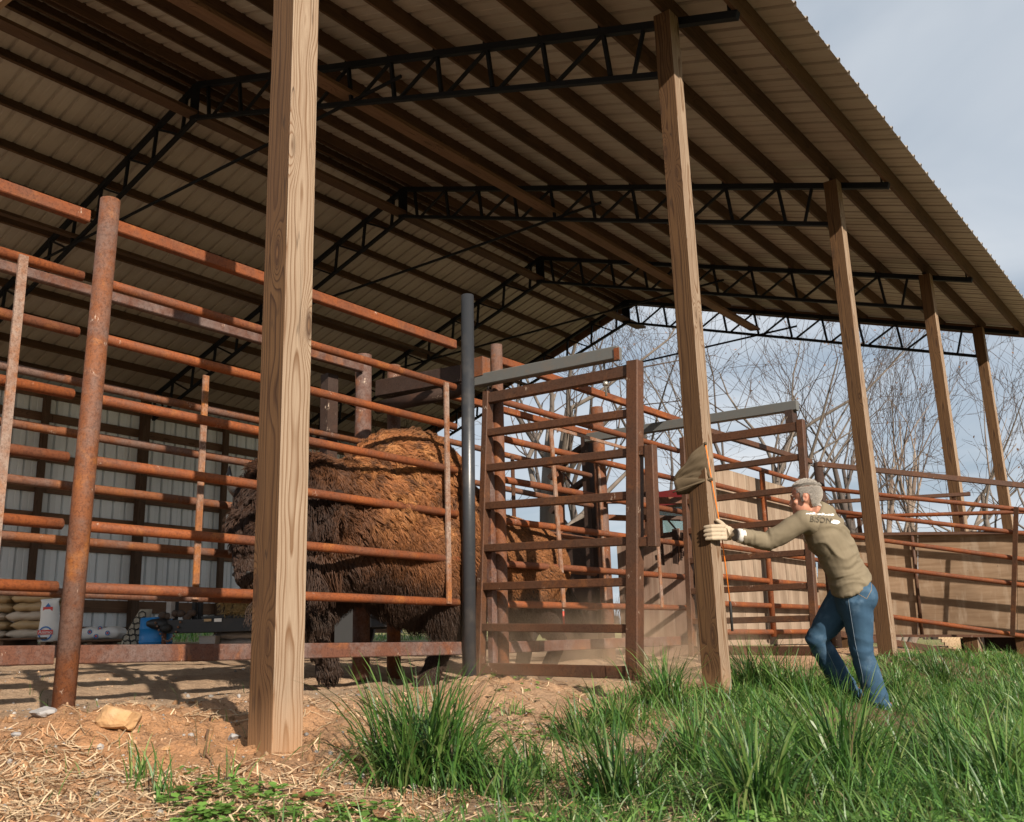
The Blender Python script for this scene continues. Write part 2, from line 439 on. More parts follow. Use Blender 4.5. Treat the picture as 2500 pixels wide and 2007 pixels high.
def on_ground(x, y):
    """point of the built ground sheet under photo pixel (x, y)"""
    d = FW + RT * (x - 1250) / F_PX - UP * (y - 1003.5) / F_PX
    t_ = np.linspace(1.0, 22.0, 2600); Pq = CAM[None, :] + d[None, :] * t_[:, None]
    below = np.nonzero(Pq[:, 2] < gz_at(Pq[:, 0], Pq[:, 1]))[0]
    return Pq[below[0]] if len(below) else Pq[-1]

def axis_pts(lo, hi, step, ends):
    c = list(np.arange(lo, hi + 1e-6, step)); s = step; a = c[0]; L = []
    while a > ends[0]: s *= 1.22; a -= s; L.append(a)
    s = step; b = c[-1]; R = []
    while b < ends[1]: s *= 1.22; b += s; R.append(b)
    return np.array(L[::-1] + c + R)

gx = axis_pts(-4.2, 3.2, 0.026, (-420, 420)); gy = axis_pts(-1.7, 5.2, 0.026, (-420, 520))
GX, GY = np.meshgrid(gx, gy, indexing='ij')
P2 = np.c_[GX.ravel(), GY.ravel()]
g0 = ground_z(P2[:, 0], P2[:, 1])
gm = grass_edge(P2[:, 0], P2[:, 1])
fine = sstep(9, 5, np.hypot(P2[:, 0] + 0.5, P2[:, 1] - 1.5))
strip = sstep(-1.5, -0.9, P2[:, 0]) * (1 - gm)
clod = np.maximum(fbm(P2, 7.0, 4, 11), 0) ** 1.3
rel = fine * (0.035 * fbm(P2, 1.8, 4, 3) + 0.046 * clod * (0.30 + strip) + 0.015 * fbm(P2, 19, 3, 9) * (0.6 + 1.1 * strip) + 0.018 * strip * np.maximum(fbm(P2, 12, 3, 19), 0))
# trodden ruts inside the alley, spoil heaped round the first posts
rel += fine * 0.035 * np.sin(P2[:, 0] * 7 + 1.2 * fbm(P2, 0.8, 2, 21)) * sstep(-1.2, -1.9, P2[:, 0]) * sstep(-5, -3, P2[:, 0])
for cx_, cy_, h_, r_ in ((-0.55, -0.15, 0.085, 0.42), (-0.28, 0.40, 0.06, 0.30), (-0.62, 1.9, 0.06, 0.35), (-1.0, 2.55, 0.06, 0.40), (-0.1, 3.5, 0.05, 0.3), (-0.9, 0.9, 0.03, 0.4)):
    rel += h_ * np.exp(-((P2[:, 0] - cx_) ** 2 + (P2[:, 1] - cy_) ** 2) / r_ ** 2) * (1 + 0.8 * fbm(P2, 6, 3, 31))
GZ = g0 + rel
nx, ny = GX.shape
idx = np.arange(nx * ny).reshape(nx, ny)
Fg = np.stack([idx[:-1, :-1], idx[1:, :-1], idx[1:, 1:], idx[:-1, 1:]], -1).reshape(-1, 4)
clay = np.clip(0.38 * sstep(-1.6, -0.9, P2[:, 0]) * (1 - gm) + np.exp(-((P2[:, 0] + 0.35) ** 2 / 0.55 + (P2[:, 1] + 0.2) ** 2 / 0.45)) + 0.6 * np.exp(-((P2[:, 0] - 0.25) ** 2 + (P2[:, 1] - 2.2) ** 2) / 0.12) + 0.35 * fbm(P2, 2.2, 3, 41) * fine, 0, 1)
past = np.clip(sstep(-11.5, -13.5, P2[:, 0]) + sstep(14, 19, P2[:, 1]) + sstep(4.0, 7.0, P2[:, 0]) , 0, 1)
zone = np.c_[np.clip(gm * sstep(14, 8, P2[:, 1]), 0, 1), clay, past]
def gz_at(x, y):
    """height of the built ground sheet (nearest grid point)"""
    i = np.clip(np.searchsorted(gx, x), 1, nx - 1); j = np.clip(np.searchsorted(gy, y), 1, ny - 1)
    G = GZ.reshape(nx, ny)
    tx = np.clip((x - gx[i - 1]) / (gx[i] - gx[i - 1]), 0, 1); ty = np.clip((y - gy[j - 1]) / (gy[j] - gy[j - 1]), 0, 1)
    return G[i - 1, j - 1] * (1 - tx) * (1 - ty) + G[i, j - 1] * tx * (1 - ty) + G[i - 1, j] * (1 - tx) * ty + G[i, j] * tx * ty

GM, t = mat('soil')
co = t.n('ShaderNodeNewGeometry').outputs['Position']
zn = t.n('ShaderNodeSeparateColor', i0=t.n('ShaderNodeAttribute', dict(attribute_name='zone')).outputs['Color']).outputs
n1 = t.noise(co, 1.6, 6.0, 0.6); n2 = t.noise(co, 14.0, 5.0, 0.65); n3 = t.noise(co, 90.0, 4.0, 0.7)
c = t.mix(t.mapr(n1, 0.35, 0.7), (0.46, 0.335, 0.225), (0.35, 0.235, 0.15))
c = t.mix(t.math('MULTIPLY', t.mapr(n2, 0.5, 0.72), 0.6), c, (0.20, 0.13, 0.085))
c = t.mix(t.math('MULTIPLY', zn[1], 0.85), c, t.mix(n2, (0.54, 0.270, 0.12), (0.38, 0.19, 0.09)))
c = t.mix(t.math('MULTIPLY', zn[0], 0.9), c, t.mix(n2, (0.10, 0.075, 0.04), (0.17, 0.11, 0.06)))
c = t.mix(zn[2], c, t.mix(t.noise(co, 0.6, 5.0, 0.6), (0.17, 0.19, 0.065), (0.26, 0.23, 0.10)))
c = t.mix(t.math('MULTIPLY', t.mapr(t.noise(co, 5.5, 5.0, 0.65), 0.48, 0.66), 0.5), c, (0.22, 0.145, 0.095))
c = t.mix(t.math('MULTIPLY', t.mapr(n3, 0.48, 0.70), 0.55), c, (0.16, 0.11, 0.075))
c = t.mix(t.mapr(n3, 0.70, 0.76, 0.0, 0.55), c, (0.55, 0.46, 0.36))
t.out(t.bsdf(c, 0.95, normal=t.bump(t.math('ADD', n3, t.math('MULTIPLY', n2, 1.5)), 0.9, 0.02), spec=0.1))
gme = np_mesh('ground', np.c_[P2, GZ], Fg, GM, True, {'zone': zone})
ground = mesh_obj('ground', gme, GM)
tag(ground, 'bare tan dirt floor and soil running out to the grass', kind='structure')

# ------------------------------------------------------------------ barn
PY = [0.0, 3.593, 7.183, 10.65, 13.55]
XR, XL = -0.07, -12.68                       # centre lines of the open and the walled post row
RX, RZ, SL = -6.376, 7.214, 0.3262           # ridge and slope of the truss top chord
def chord_z(x): return RZ - SL * abs(x - RX)
Y0, Y1 = -0.75, 14.15
barn = thing('barn', (-6.4, 7.0, 0.4), 'open sided pole barn with tan metal roof on black trusses and pine posts', 'barn')
for x in (XR, XL):
    for k, y in enumerate(PY):
        yc = y + 0.07; top = chord_z(x) - 0.035 if x == XR else chord_z(x) - 0.04
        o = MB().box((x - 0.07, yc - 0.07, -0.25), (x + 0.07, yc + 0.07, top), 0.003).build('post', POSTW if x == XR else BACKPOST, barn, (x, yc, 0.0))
        if x == XR and k == 0: o['label'] = 'nearest pine post, thick and pale, standing in orange dirt'
# trusses
NODES = [XR - 0.01 - 0.607 * k for k in range(11)]
def mirror(x): return 2 * RX - x
tr_master = None
for k, y in enumerate(PY):
    yt = y + 0.136 + 0.045
    if tr_master is None:
        tr = MB()
        for sgn in (0, 1):
            mx = (lambda x: x) if sgn == 0 else mirror
            ex = 0.464 if sgn == 0 else 0.10
            tr.beam((mx(ex), yt, chord_z(ex) - 0.03), (mx(RX), yt, RZ - 0.03), 0.055, 0.062)
            for nx_ in NODES + [0.44]:
                if sgn and nx_ > 0.2: continue
                tr.box((mx(nx_) - 0.045, yt - 0.026, chord_z(nx_) - 0.01), (mx(nx_) - 0.035, yt + 0.026, chord_z(nx_) + 0.13))
        tr.box((RX - 0.09, yt - 0.03, RZ - 0.50), (RX + 0.09, yt - 0.024, RZ - 0.01))
        tr_master = tr.build('roof_truss', TRUSSB, barn, (RX, yt, 0))
        low = lambda x: chord_z(x) - 0.47
        bc = MB()
        for mx in ((lambda x: x), mirror): bc.beam((mx(-0.145), yt, low(-0.14)), (mx(RX + 0.001), yt, low(RX)), 0.05, 0.042)
        bc.build('bottom_chord', TRUSSB, tr_master)
        for mx in ((lambda x: x), mirror):
            for i, nx_ in enumerate(NODES[1:], 1):
                MB().beam((mx(nx_ - 0.01), yt, chord_z(nx_) - 0.06), (mx(nx_ + 0.035), yt, low(nx_) + 0.02), 0.03, 0.038, (0, 1, 0)).build('web_member', TRUSSB, tr_master)
                top = NODES[i - 1] - 0.03
                if i > 1: MB().beam((mx(top), yt + 0.002, chord_z(top) - 0.06), (mx(nx_ + 0.12), yt + 0.002, low(nx_ + 0.12) + 0.02), 0.026, 0.03, (0, 1, 0)).build('web_member', TRUSSB, tr_master)
                else: MB().beam((mx(-0.33), yt + 0.002, chord_z(-0.33) - 0.06), (mx(-0.44), yt + 0.002, low(-0.44) + 0.02), 0.026, 0.03, (0, 1, 0)).build('web_member', TRUSSB, tr_master)
            MB().beam((mx(-0.165), yt, chord_z(-0.165) - 0.06), (mx(-0.165), yt, low(-0.165)), 0.03, 0.04, (0, 1, 0)).build('web_member', TRUSSB, tr_master)
        MB().beam((-2.96, yt - 0.03, 5.86), (mirror(-2.96), yt - 0.03, 5.86), 0.022, 0.03).build('tie_rod', TRUSSB, tr_master)
    else:
        o = copy_tree(tr_master, barn); o.location.y += y - PY[0]
# purlins
UPS = Vector((SL, 0, 1)).normalized()
for sgn in (0, 1):
    for i, nx_ in enumerate([0.445] + NODES + [-6.29]):
        x = nx_ if sgn == 0 else mirror(nx_)
        up = (SL, 0, 1) if sgn == 0 else (-SL, 0, 1)
        n = Vector(up).normalized(); dy = random.uniform(-0.06, 0.12)
        c = Vector((x, 0, chord_z(nx_) + 0.002)) + n * 0.07
        MB().beam((c.x, Y0 + 0.06, c.z), (c.x, Y1 - 0.10 + dy, c.z), 0.038, 0.136, up, 0.002).build('purlin', PURLW, barn, (c.x, 6.7, c.z))
# long bracing boards on the bottom chords
for x, z, w, ye in ((-3.75, 5.99, 0.19, 13.75), (-6.42, 6.80, 0.235, 14.35), (-9.0, 5.99, 0.14, 13.9)):
    MB().beam((x, Y0 + 0.1, z), (x, ye, z), w, 0.04, (0.15, 0, 1)).build('brace_board', PURLW if x < -4 else GIRTW, barn, (x, 6.7, z))
MB().box((-12.6, 0.02, 4.53), (-0.15, 0.06, 4.83)).build('header_board', BOARDX, barn, (-6, 0.04, 4.68))
# ribbed roof sheets, each a sheet of its own
def sheet_profile(w, rib=0.229, h=0.026):
    P = [(0.0, 0.0)]; n = int(round(w / rib))
    for i in range(n):
        c = rib * (i + 0.5)
        P += [(c - 0.024, 0), (c - 0.013, h), (c + 0.013, h), (c + 0.024, 0)]
        if i < n - 1: P += [(rib * (i + 1) - 0.016, 0), (rib * (i + 1) - 0.012, 0.004), (rib * (i + 1) + 0.012, 0.004), (rib * (i + 1) + 0.016, 0)]
    P.append((w, 0.0))
    return P
PR = sheet_profile(0.916)
def ribbed(a, b, along, normal, name, m, parent, thick=0.0012):
    """sheet from edge line a to edge line b, profile running along `along`"""
    a, b, al, n = Vector(a), Vector(b), Vector(along), Vector(normal)
    k = len(PR); vs = []
    for lift in (0, thick):
        for e in (a, b): vs += [e + al * p + n * (q + lift) for p, q in PR]
    fs = []
    for i in range(k - 1):
        fs += [(i, i + 1, k + i + 1, k + i), (2 * k + i, 3 * k + i, 3 * k + i + 1, 2 * k + i + 1), (i, 2 * k + i, 2 * k + i + 1, i + 1), (k + i, k + i + 1, 3 * k + i + 1, 3 * k + i)]
    fs += [(0, k, 3 * k, 2 * k), (k - 1, 3 * k - 1, 4 * k - 1, 2 * k - 1)]
    return MB().add(vs, fs).build(name, m, parent, tuple((a + b) / 2))
nsh = 16
wsh = (Y1 - Y0) / nsh
PR = [(p * wsh / 0.916, q) for p, q in PR]
for sgn in (0, 1):
    up = Vector((SL, 0, 1)).normalized() if sgn == 0 else Vector((-SL, 0, 1)).normalized()
    ex = 0.77 if sgn == 0 else mirror(0.45)
    lift = 0.1415
    e0 = Vector((ex, 0, chord_z(ex if sgn == 0 else mirror(ex)))) + up * lift
    e1 = Vector((RX, 0, RZ)) + up * lift; e1.x = RX
    m0 = None
    for i in range(nsh):
        y = Y0 + i * wsh
        if m0 is None: m0 = ribbed((e0.x, y, e0.z), (e1.x, y, e1.z), (0, 1, 0), up, 'roof_panel', ROOFM, barn)
        else:
            o = m0.copy(); COL.objects.link(o); o.parent = barn; o.location.y = m0.location.y + i * wsh
MB().tube([(RX, Y0, RZ + 0.19), (RX, Y1, RZ + 0.19)], 0.06, 8).build('ridge_cap', ROOFM, barn)
for sgn in (0, 1):
    mx = (lambda x: x) if sgn == 0 else mirror
    MB().beam((mx(0.70), Y1 - 0.06, chord_z(0.70) + 0.06), (mx(RX), Y1 - 0.06, RZ + 0.06), 0.03, 0.14).build('gable_board', GIRTW, barn)
    MB().beam((mx(0.70), Y0 + 0.03, chord_z(0.70) + 0.06), (mx(RX), Y0 + 0.03, RZ + 0.06), 0.03, 0.14).build('gable_board', BOARDX, barn)
# back wall
PR = [(p, q * 2.2) for p, q in sheet_profile(0.916)]
nW = 16; wall0 = None
zb, zt = 0.985, 4.93
for i in range(nW):
    y = Y0 + 0.15 + i * 0.9144
    if wall0 is None: wall0 = ribbed((XL - 0.13, y, zb), (XL - 0.13, y, zt), (0, 1, 0), (-1, 0, 0), 'wall_panel', WALLM, barn)
    else:
        o = wall0.copy(); COL.objects.link(o); o.parent = barn; o.location.y = wall0.location.y + i * 0.9144
for z, h in ((1.02, 0.09), (1.40, 0.20), (2.36, 0.14), (2.80, 0.16), (3.28, 0.16), (3.78, 0.14), (4.46, 0.14), (4.86, 0.16)):
    for a, b in ((Y0 + 0.1, 5.6), (5.606, 13.9)):
        MB().beam((XL - 0.10, a, z), (XL - 0.10, b, z), 0.04, h).build('girt', GIRTW, barn, (XL - 0.10, (a + b) / 2, z))
for y in (1.9, 5.45, 9.0, 12.2):
    MB().box((XL - 0.05, y - 0.05, 0.7), (XL + 0.03, y + 0.05, 4.9)).build('wall_stud', BACKPOST, barn, (XL, y, 1))
# ------------------------------------------------------------------ pipe fences
FA, FAP, FB, FBP = -1.37, -1.31, -2.28, -2.34
def gz(x, y): return float(gz_at(np.array([x]), np.array([y]))[0])
def pipe_rail(parent, a, b, r=0.0255, m=RUST, name='rail', n=14):
    a, b = Vector(a), Vector(b); mid = (a + b) / 2; d = (b - a).normalized(); L = (b - a).length
    # a slightly uneven, hand-welded pipe with rounded ends
    k = max(2, int(L / 0.8)); pts = [a] ; rad = [r * 0.80]
    pts.append(a + d * 0.004); rad.append(r)
    for i in range(1, k):
        pts.append(a.lerp(b, i / k) + Vector((random.uniform(-.002, .002), 0, random.uniform(-.003, .003)))); rad.append(r)
    pts += [b - d * 0.004, b]; rad += [r, r * 0.80]
    return MB().tube(pts, rad, n).build(name, m, parent, mid)
def sq_rail(parent, a, b, w=0.05, h=0.05, m=RUSTG, name='rail'):
    return MB().beam(a, b, w, h, (0, 0, 1), 0.005).build(name, m, parent, (Vector(a) + Vector(b)) / 2)
def flat_bar(parent, x, y, z0, z1, m=RUSTB, w=0.042, dx=0.012, y1=None):
    y1 = y if y1 is None else y1
    return MB().beam((x, y, z0), (x, y1, z1), w, dx, (1, 0, 0)).build('flat_bar', m, parent, (x, y, (z0 + z1) / 2))
def pipe_post(parent, x, y, top, r=0.048, m=RUSTP, lean=(0, 0), name='post', openp=True):
    g = gz(x, y)
    a, b = Vector((x - lean[0], y - lean[1], g - 0.25)), Vector((x, y, top))
    return MB().pipe_open(a, b, r, 20).build(name, m, parent, (x, y, (g + top) / 2))

ZA = [2.195, 1.913, 1.61, 1.311, 1.006, 0.727]
f1 = thing('pipe_fence', (FA, 0.4, 0.17), 'rusty pipe fence beside the thick pine post, ending at the black pipe', 'fence')
pipe_post(f1, FAP, -0.03, 2.603, 0.0475, RUSTP, (0.0, 0.04))
bp = pipe_post(f1, FAP, 2.70, 2.88, 0.0455, BLACKP, (0.0, 0.06)); bp['label'] = 'tall black pipe post with a chalky streak'
pipe_post(f1, FAP, -3.2, 2.6)
for a, b in ((-3.15, -0.105), (-0.02, 2.615)):
    sq_rail(f1, (FA, a, 2.504), (FA, b, 2.504), 0.05, 0.062, RUST)
    sq_rail(f1, (FA, a, 0.434), (FA, b, 0.434), 0.05, 0.082, RUSTG)
    for z in ZA: pipe_rail(f1, (FA, a, z), (FA, b, z))
flat_bar(f1, FA + 0.028, -0.405, 0.76, 2.20); flat_bar(f1, FA + 0.028, 2.495, 0.715, 2.20)

f2 = thing('pipe_fence', (FA, 4.4, 0.17), 'rusty pipe fence right behind the open sliding gate, with the bison rump behind it', 'fence')
pipe_post(f2, FAP, 3.02, 2.585, 0.043, RUSTP, (0, 0.02))
o = MB().beam((FAP, 5.94, 0.0), (FAP, 5.99, 2.55), 0.075, 0.075, (1, 0, 0), 0.004).build('post', DARKST, f2)
sq_rail(f2, (FA, 3.06, 2.504), (FA, 5.92, 2.53), 0.05, 0.058, RUST)
sq_rail(f2, (FA, 3.06, 0.434), (FA, 5.88, 0.47), 0.05, 0.078, RUSTG)
for z in ZA: pipe_rail(f2, (FA, 3.06, z), (FA, 5.86, z + 0.03))
flat_bar(f2, FA + 0.028, 3.80, 0.72, 2.10, y1=3.72); flat_bar(f2, FA + 0.028, 5.30, 0.75, 1.95)
sq_rail(f2, (FA - 0.03, 3.72, 2.115), (FA - 0.03, 5.15, 2.115), 0.012, 0.03, RUSTB, 'stay_bar')

f3 = thing('pipe_fence', (FA, 7.7, 0.3), 'rusty pipe fence in front of the grooved siding panels, behind the man', 'fence')
pipe_post(f3, FAP, 9.40, 2.59, 0.055, DARKST)
sq_rail(f3, (FA, 6.03, 2.52), (FA, 9.33, 2.60), 0.05, 0.058, RUSTD)
for z in (2.285, 1.985, 1.685, 1.372, 1.072, 0.812, 0.54):
    pipe_rail(f3, (FA, 6.03, z), (FA, 9.33, z + 0.02), 0.027)
MB().cyl((FA + 0.01, 7.69, 0.5), (FA + 0.01, 7.77, 2.27), 0.03).build('upright_pipe', RUST, f3)

f4 = thing('pipe_fence', (-0.3, 9.5, 0.3), 'rusty pipe fence sloping down to the right in front of the loading chute', 'fence')
R4 = {}
for k, (l, r) in enumerate((((1996, 1133), (2560, 1192)), ((2003, 1192), (2560, 1252)), ((2003, 1244), (2560, 1309)), ((2010, 1301), (2560, 1373)), ((2010, 1367), (2560, 1436)), ((2010, 1481), (2560, 1562)), ((2010, 1541), (2560, 1631)))):
    a, b = at(*l, D=11.8), at(*r, D=11.05)
    b = a + (b - a) * 1.42
    R4[k] = (a, b)
    if k in (0, 6): sq_rail(f4, a, b, 0.045, 0.062 if k == 0 else 0.075, RUSTD)
    else: pipe_rail(f4, a, b, 0.0265, RUST if k != 1 else RUST)
a, b = at(2481, 1238, D=11.1), at(2472, 1552, D=11.1)
MB().beam(a, b, 0.05, 0.02, (0, 1, 0)).build('flat_bar', RUSTD, f4)
q = at(2790, 1216, D=10.72); MB().cyl((q[0], q[1], -0.2), q, 0.045).build('post', RUSTP, f4)

g1 = thing('pipe_fence', (FB, 1.0, 0.2), 'weathered inner alley fence left of the bison with a grey square top rail', 'fence')
pipe_post(g1, FBP + 0.02, 2.66, 2.64, 0.062, RUSTG)
pipe_post(g1, FBP + 0.02, 2.99, 2.63, 0.052, RUSTP)
MB().box((FBP - 0.12, 2.36, 0.0), (FBP - 0.04, 2.46, 2.45)).build('post', DARKST, g1)
sq_rail(g1, (FB, -3.2, 2.50), (FB, 2.60, 2.515), 0.05, 0.058, RUSTG)
for z in (1.96, 1.66, 1.36, 1.06, 0.78): pipe_rail(g1, (FB, -3.2, z), (FB, 2.60, z - 0.01), 0.0255, RUSTP)
sq_rail(g1, (FB, -3.2, 0.47), (FB, 2.60, 0.47), 0.05, 0.06, RUSTG)
flat_bar(g1, FB + 0.03, 1.22, 0.76, 2.16)
pipe_post(g1, FBP, -3.25, 2.6)

g2 = thing('pipe_fence', (FB, 4.4, 0.2), 'weathered inner alley fence behind the bison rump, dark sheet door at its end', 'fence')
pipe_post(g2, FBP + 0.06, 5.90, 2.82, 0.062, RUSTP)
for z in (2.09, 1.79, 1.45, 1.13, 0.80): pipe_rail(g2, (FB, 3.05, z + 0.02), (FB, 5.72, z), 0.0255, RUSTP)
sq_rail(g2, (FB, 3.05, 2.50), (FB, 5.85, 2.52), 0.05, 0.055, RUST)
sq_rail(g2, (FB, 3.05, 0.47), (FB, 5.72, 0.47), 0.05, 0.06, RUSTG)
flat_bar(g2, FB + 0.03, 4.41, 0.80, 2.10, m=RUSTD); flat_bar(g2, FB + 0.03, 5.845, 0.82, 2.30, m=RUSTB)

# dark sheet door and hoops of the squeeze beyond the alley
sq = thing('chute_door', (-2.7, 6.0, 0.2), 'dark sheet steel door with curved hoops standing past the bison rump', 'cattle chute')
pts = [(-3.02, 0.2), (-2.38, 0.2), (-2.38, 1.72), (-2.55, 1.74), (-2.75, 1.68), (-2.92, 1.56), (-3.02, 1.42)]
MB().add([(x, 6.02, z) for x, z in pts] + [(x, 6.045, z) for x, z in pts], [tuple(range(7)), tuple(range(7, 14))[::-1]] + [(i, 7 + i, 7 + (i + 1) % 7, (i + 1) % 7) for i in range(7)]).build('door_sheet', DARKST, sq)
MB().beam((-2.46, 5.96, 0.0), (-2.46, 5.96, 2.58), 0.09, 0.09, (1, 0, 0)).build('post', DARKST, sq)
MB().pipe_open((-2.93, 6.1, 0.0), (-2.93, 6.1, 2.42), 0.055).build('post', RUSTP, sq)
for dz, m_ in ((0.0, DARKST), (-0.36, RUSTD)):
    A = [(-3.02 + 0.56 * q / 8, 6.08, 2.10 + dz + 0.42 * math.sin(0.25 + 1.15 * q / 8)) for q in range(9)]
    mb = MB()
    for i in range(8): mb.beam(A[i], A[i + 1], 0.05, 0.075, (0, 1, 0))
    mb.build('hoop', DARKST, sq)
MB().beam((-2.90, 6.06, 2.32), (-2.62, 6.06, 1.95), 0.012, 0.04, (0, 1, 0)).build('brace', RUSTD, sq)

# overhead track beams and sliding gates
def pt(p): return Vector(p)
trk = thing('gate_track', (-1.2, 2.9, 2.3), 'grey square track beam sticking out above the first sliding gate', 'beam')
MB().beam(at(1166, 931, Y=2.88), at(1511, 862, Y=2.88), 0.07, 0.085, (0, 0, 1), 0.006).build('track', GALV, trk)
MB().beam(at(1499, 865, Y=2.84), at(1511.5, 862, Y=2.84), 0.004, 0.079, (0, 0, 1)).build('rusty_end', RUST, trk)
MB().beam((-2.31, 2.83, 2.40), at(1150, 912, Y=2.88), 0.11, 0.13, (0, 0, 1), 0.006).build('header_beam', DARKST, trk)
MB().cyl((-2.31, 2.80, 2.25), at(1140, 950, Y=2.85), 0.05, 16).build('header_pipe', DARKST, trk)
MB().box((-1.40, 2.84, 2.32), (-1.30, 2.93, 2.46)).build('bracket', RUSTP, trk)
trk2 = thing('gate_track', (-1.2, 5.6, 2.4), 'dark grey square track beam passing behind the flag post above the second gate', 'beam')
MB().beam((-2.28, 5.68, at(1482, 1061, Y=5.68)[2]), at(1947, 990, Y=5.68), 0.07, 0.085, (0, 0, 1), 0.005).build('track', GALV, trk2)
MB().box((-0.20, 5.62, 2.255), (-0.135, 5.74, 2.37)).build('hanger', DARKST, trk2)

def slide_gate(yp, xl, xr, rails, label, wst=0.078, extra=False, m=RUSTD):
    """rails: list of (z at the left end, z at the right end); the gate sags a little to the right"""
    gt = thing('sliding_gate', (xl, yp, rails[-1][0]), label, 'gate', None)
    zt, zb = rails[0], rails[-1]
    skew = (xr[0] - xr[1]) / (zt[1] - zb[1])
    def xs(x, z): return x + (z - zb[1]) * skew
    for i, (zl, zr_) in enumerate(rails):
        h = 0.075 if i in (0, len(rails) - 1) else 0.052
        MB().beam((xs(xl, zl), yp, zl), (xs(xr[1], zr_) - wst / 2, yp, zr_), 0.05, h, (0, 0, 1), 0.004).build('rail', m, gt)
    MB().beam((xs(xr[1], zb[1] - 0.04), yp, zb[1] - 0.045), (xs(xr[1], zt[1] + 0.045), yp, zt[1] + 0.055), wst, wst, (0, 1, 0), 0.006).build('stile', m, gt)
    MB().beam((xs(xl, zb[0]) - 0.02, yp, zb[0] - 0.05), (xs(xl, zt[0]) - 0.02, yp, zt[0] + 0.05), 0.05, 0.07, (0, 1, 0), 0.004).build('stile', m, gt)
    return gt
G1R = [(2.155, 2.123), (1.905, 1.847), (1.655, 1.595), (1.390, 1.324), (1.100, 1.043), (0.840, 0.795), (0.570, 0.515), (0.301, 0.258)]
gate1 = slide_gate(2.9, -1.415, (-0.098, -0.229), G1R, 'open sliding gate of rusty square tube next to the black pipe', 0.085)
MB().beam(at(1551, 1104, Y=2.9), at(1583, 1099, Y=2.9), 0.05, 0.055).build('handle_arm', RUSTD, gate1)
MB().beam(at(1556, 1325, Y=2.9), at(1590, 1321, Y=2.9), 0.05, 0.055).build('handle_arm', RUSTD, gate1)
MB().beam(at(1597, 1334, Y=2.9), at(1588, 1088, Y=2.9), 0.062, 0.062, (0, 1, 0), 0.005).build('handle', RUSTD, gate1)
a = at(1474, 882, Y=2.89)
MB().cyl(a, (a[0] + 0.005, a[1], 1.99), 0.008, 8).build('hanger_rod', BOLT, gate1)
MB().cyl((a[0] + 0.005, a[1], 2.06), (a[0] + 0.005, a[1], 2.085), 0.02, 6).build('nut', BOLT, gate1)
MB().beam((-1.34, 2.93, 0.12), (-1.34, 2.96, 2.24), 0.045, 0.055, (0, 1, 0), 0.003).build('guide_channel', RUSTG, gate1)
MB().cyl((-1.335, 2.93, 2.0), (-1.335, 2.94, 2.30), 0.009, 8).build('hanger_rod', BOLT, gate1)
MB().box((-1.40, 2.86, 0.10), (-1.30, 2.96, 0.22)).build('foot_bracket', RUSTD, gate1)

G2R = [(2.228, 2.204), (1.954, 1.941), (1.686, 1.672), (1.42, 1.405), (1.157, 1.139), (0.888, 0.867), (0.627, 0.606), (0.380, 0.348)]
gate2 = slide_gate(5.6, -1.22, (-0.062, -0.125), G2R, 'second sliding gate of dark rusty tube behind the man', 0.062, m=RUSTD)

# siding behind fence three, sheet behind the alley, and machine parts over it
sd = thing('siding_wall', (-1.47, 7.7, 0.3), 'grooved tan siding boards fixed behind the rusty rails, left of the man', 'panel wall')
y = 6.62; i = 0
while y < 9.35:
    w = (0.20, 0.41, 0.30, 0.26)[i % 4]; i += 1
    y2 = min(y + w, 9.36)
    MB().box((-1.478 + random.uniform(-.002, .002), y + 0.004, 0.42), (-1.450, y2 - 0.004, 2.215)).build('siding_board', PLY, sd, (-1.46, (y + y2) / 2, 1.2))
    y = y2
MB().box((-1.476, 6.63, 0.27), (-1.452, 9.34, 0.41)).build('base_board', PLYRAMP, sd)
pk = thing('sheet_panel', (-2.0, 6.7, 0.3), 'dusty pinkish plywood sheet across the alley with levers above it', 'panel')
for a, b in ((-2.62, -1.98), (-1.976, -1.49)): MB().box((a, 6.70, 0.28), (b, 6.73, 1.535)).build('plywood_sheet', PLYPINK, pk, ((a + b) / 2, 6.71, 0.9))
MB().box((-2.62, 6.69, 1.537), (-1.49, 6.74, 1.575)).build('cap_rail', RUSTP, pk)
lv = thing('lever_frame', (-1.9, 7.2, 1.2), 'rusty lever frame with hanging chains over the pinkish sheet', 'cattle chute')
for (x1, y1), (x2, y2), d_, w_ in (((1480, 1222), (1710, 1222), 9.7, 0.06), ((1480, 1263), (1600, 1268), 10.0, 0.055), ((1560, 1262), (1700, 1268), 10.0, 0.045), ((1606, 1310), (1712, 1293), 9.2, 0.045), ((1600, 1362), (1712, 1345), 9.2, 0.045)):
    MB().beam(at(x1, y1, D=d_), at(x2, y2, D=d_), 0.05, w_).build('bar', RUSTP if w_ > 0.05 else RUSTD, lv)
for (x1, y1), (x2, y2), w_, m_ in (((1648, 1292), (1650, 1376), 0.05, DARKST), ((1656, 1290), (1656, 1378), 0.025, RUSTB), ((1664, 1300), (1662, 1368), 0.03, DARKST), ((1616, 1322), (1620, 1380), 0.02, DARKST), ((1610, 1265), (1612, 1308), 0.05, RUSTP), ((1566, 1270), (1566, 1312), 0.05, RUSTP)):
    MB().beam(at(x1, y1, D=9.15), at(x2, y2, D=9.15), w_, w_ * 0.6, (0, 1, 0)).build('lever', m_, lv)
for cx_, ya, yb in ((1666, 1305, 1370), (1612, 1335, 1362)):
    mb = MB(); n_ = int((yb - ya) / 6)
    for i in range(n_): mb.ball(at(cx_ + random.uniform(-1, 1), ya + 6 * i, D=9.1), (0.011, 0.011, 0.017), None, 6, 4)
    tag(mb.build('chain', DARKST, lv), kind='stuff')
MB().cyl(at(1650, 1292, D=9.3), at(1624, 1262, D=9.3), 0.009).build('brace', RUSTD, lv)
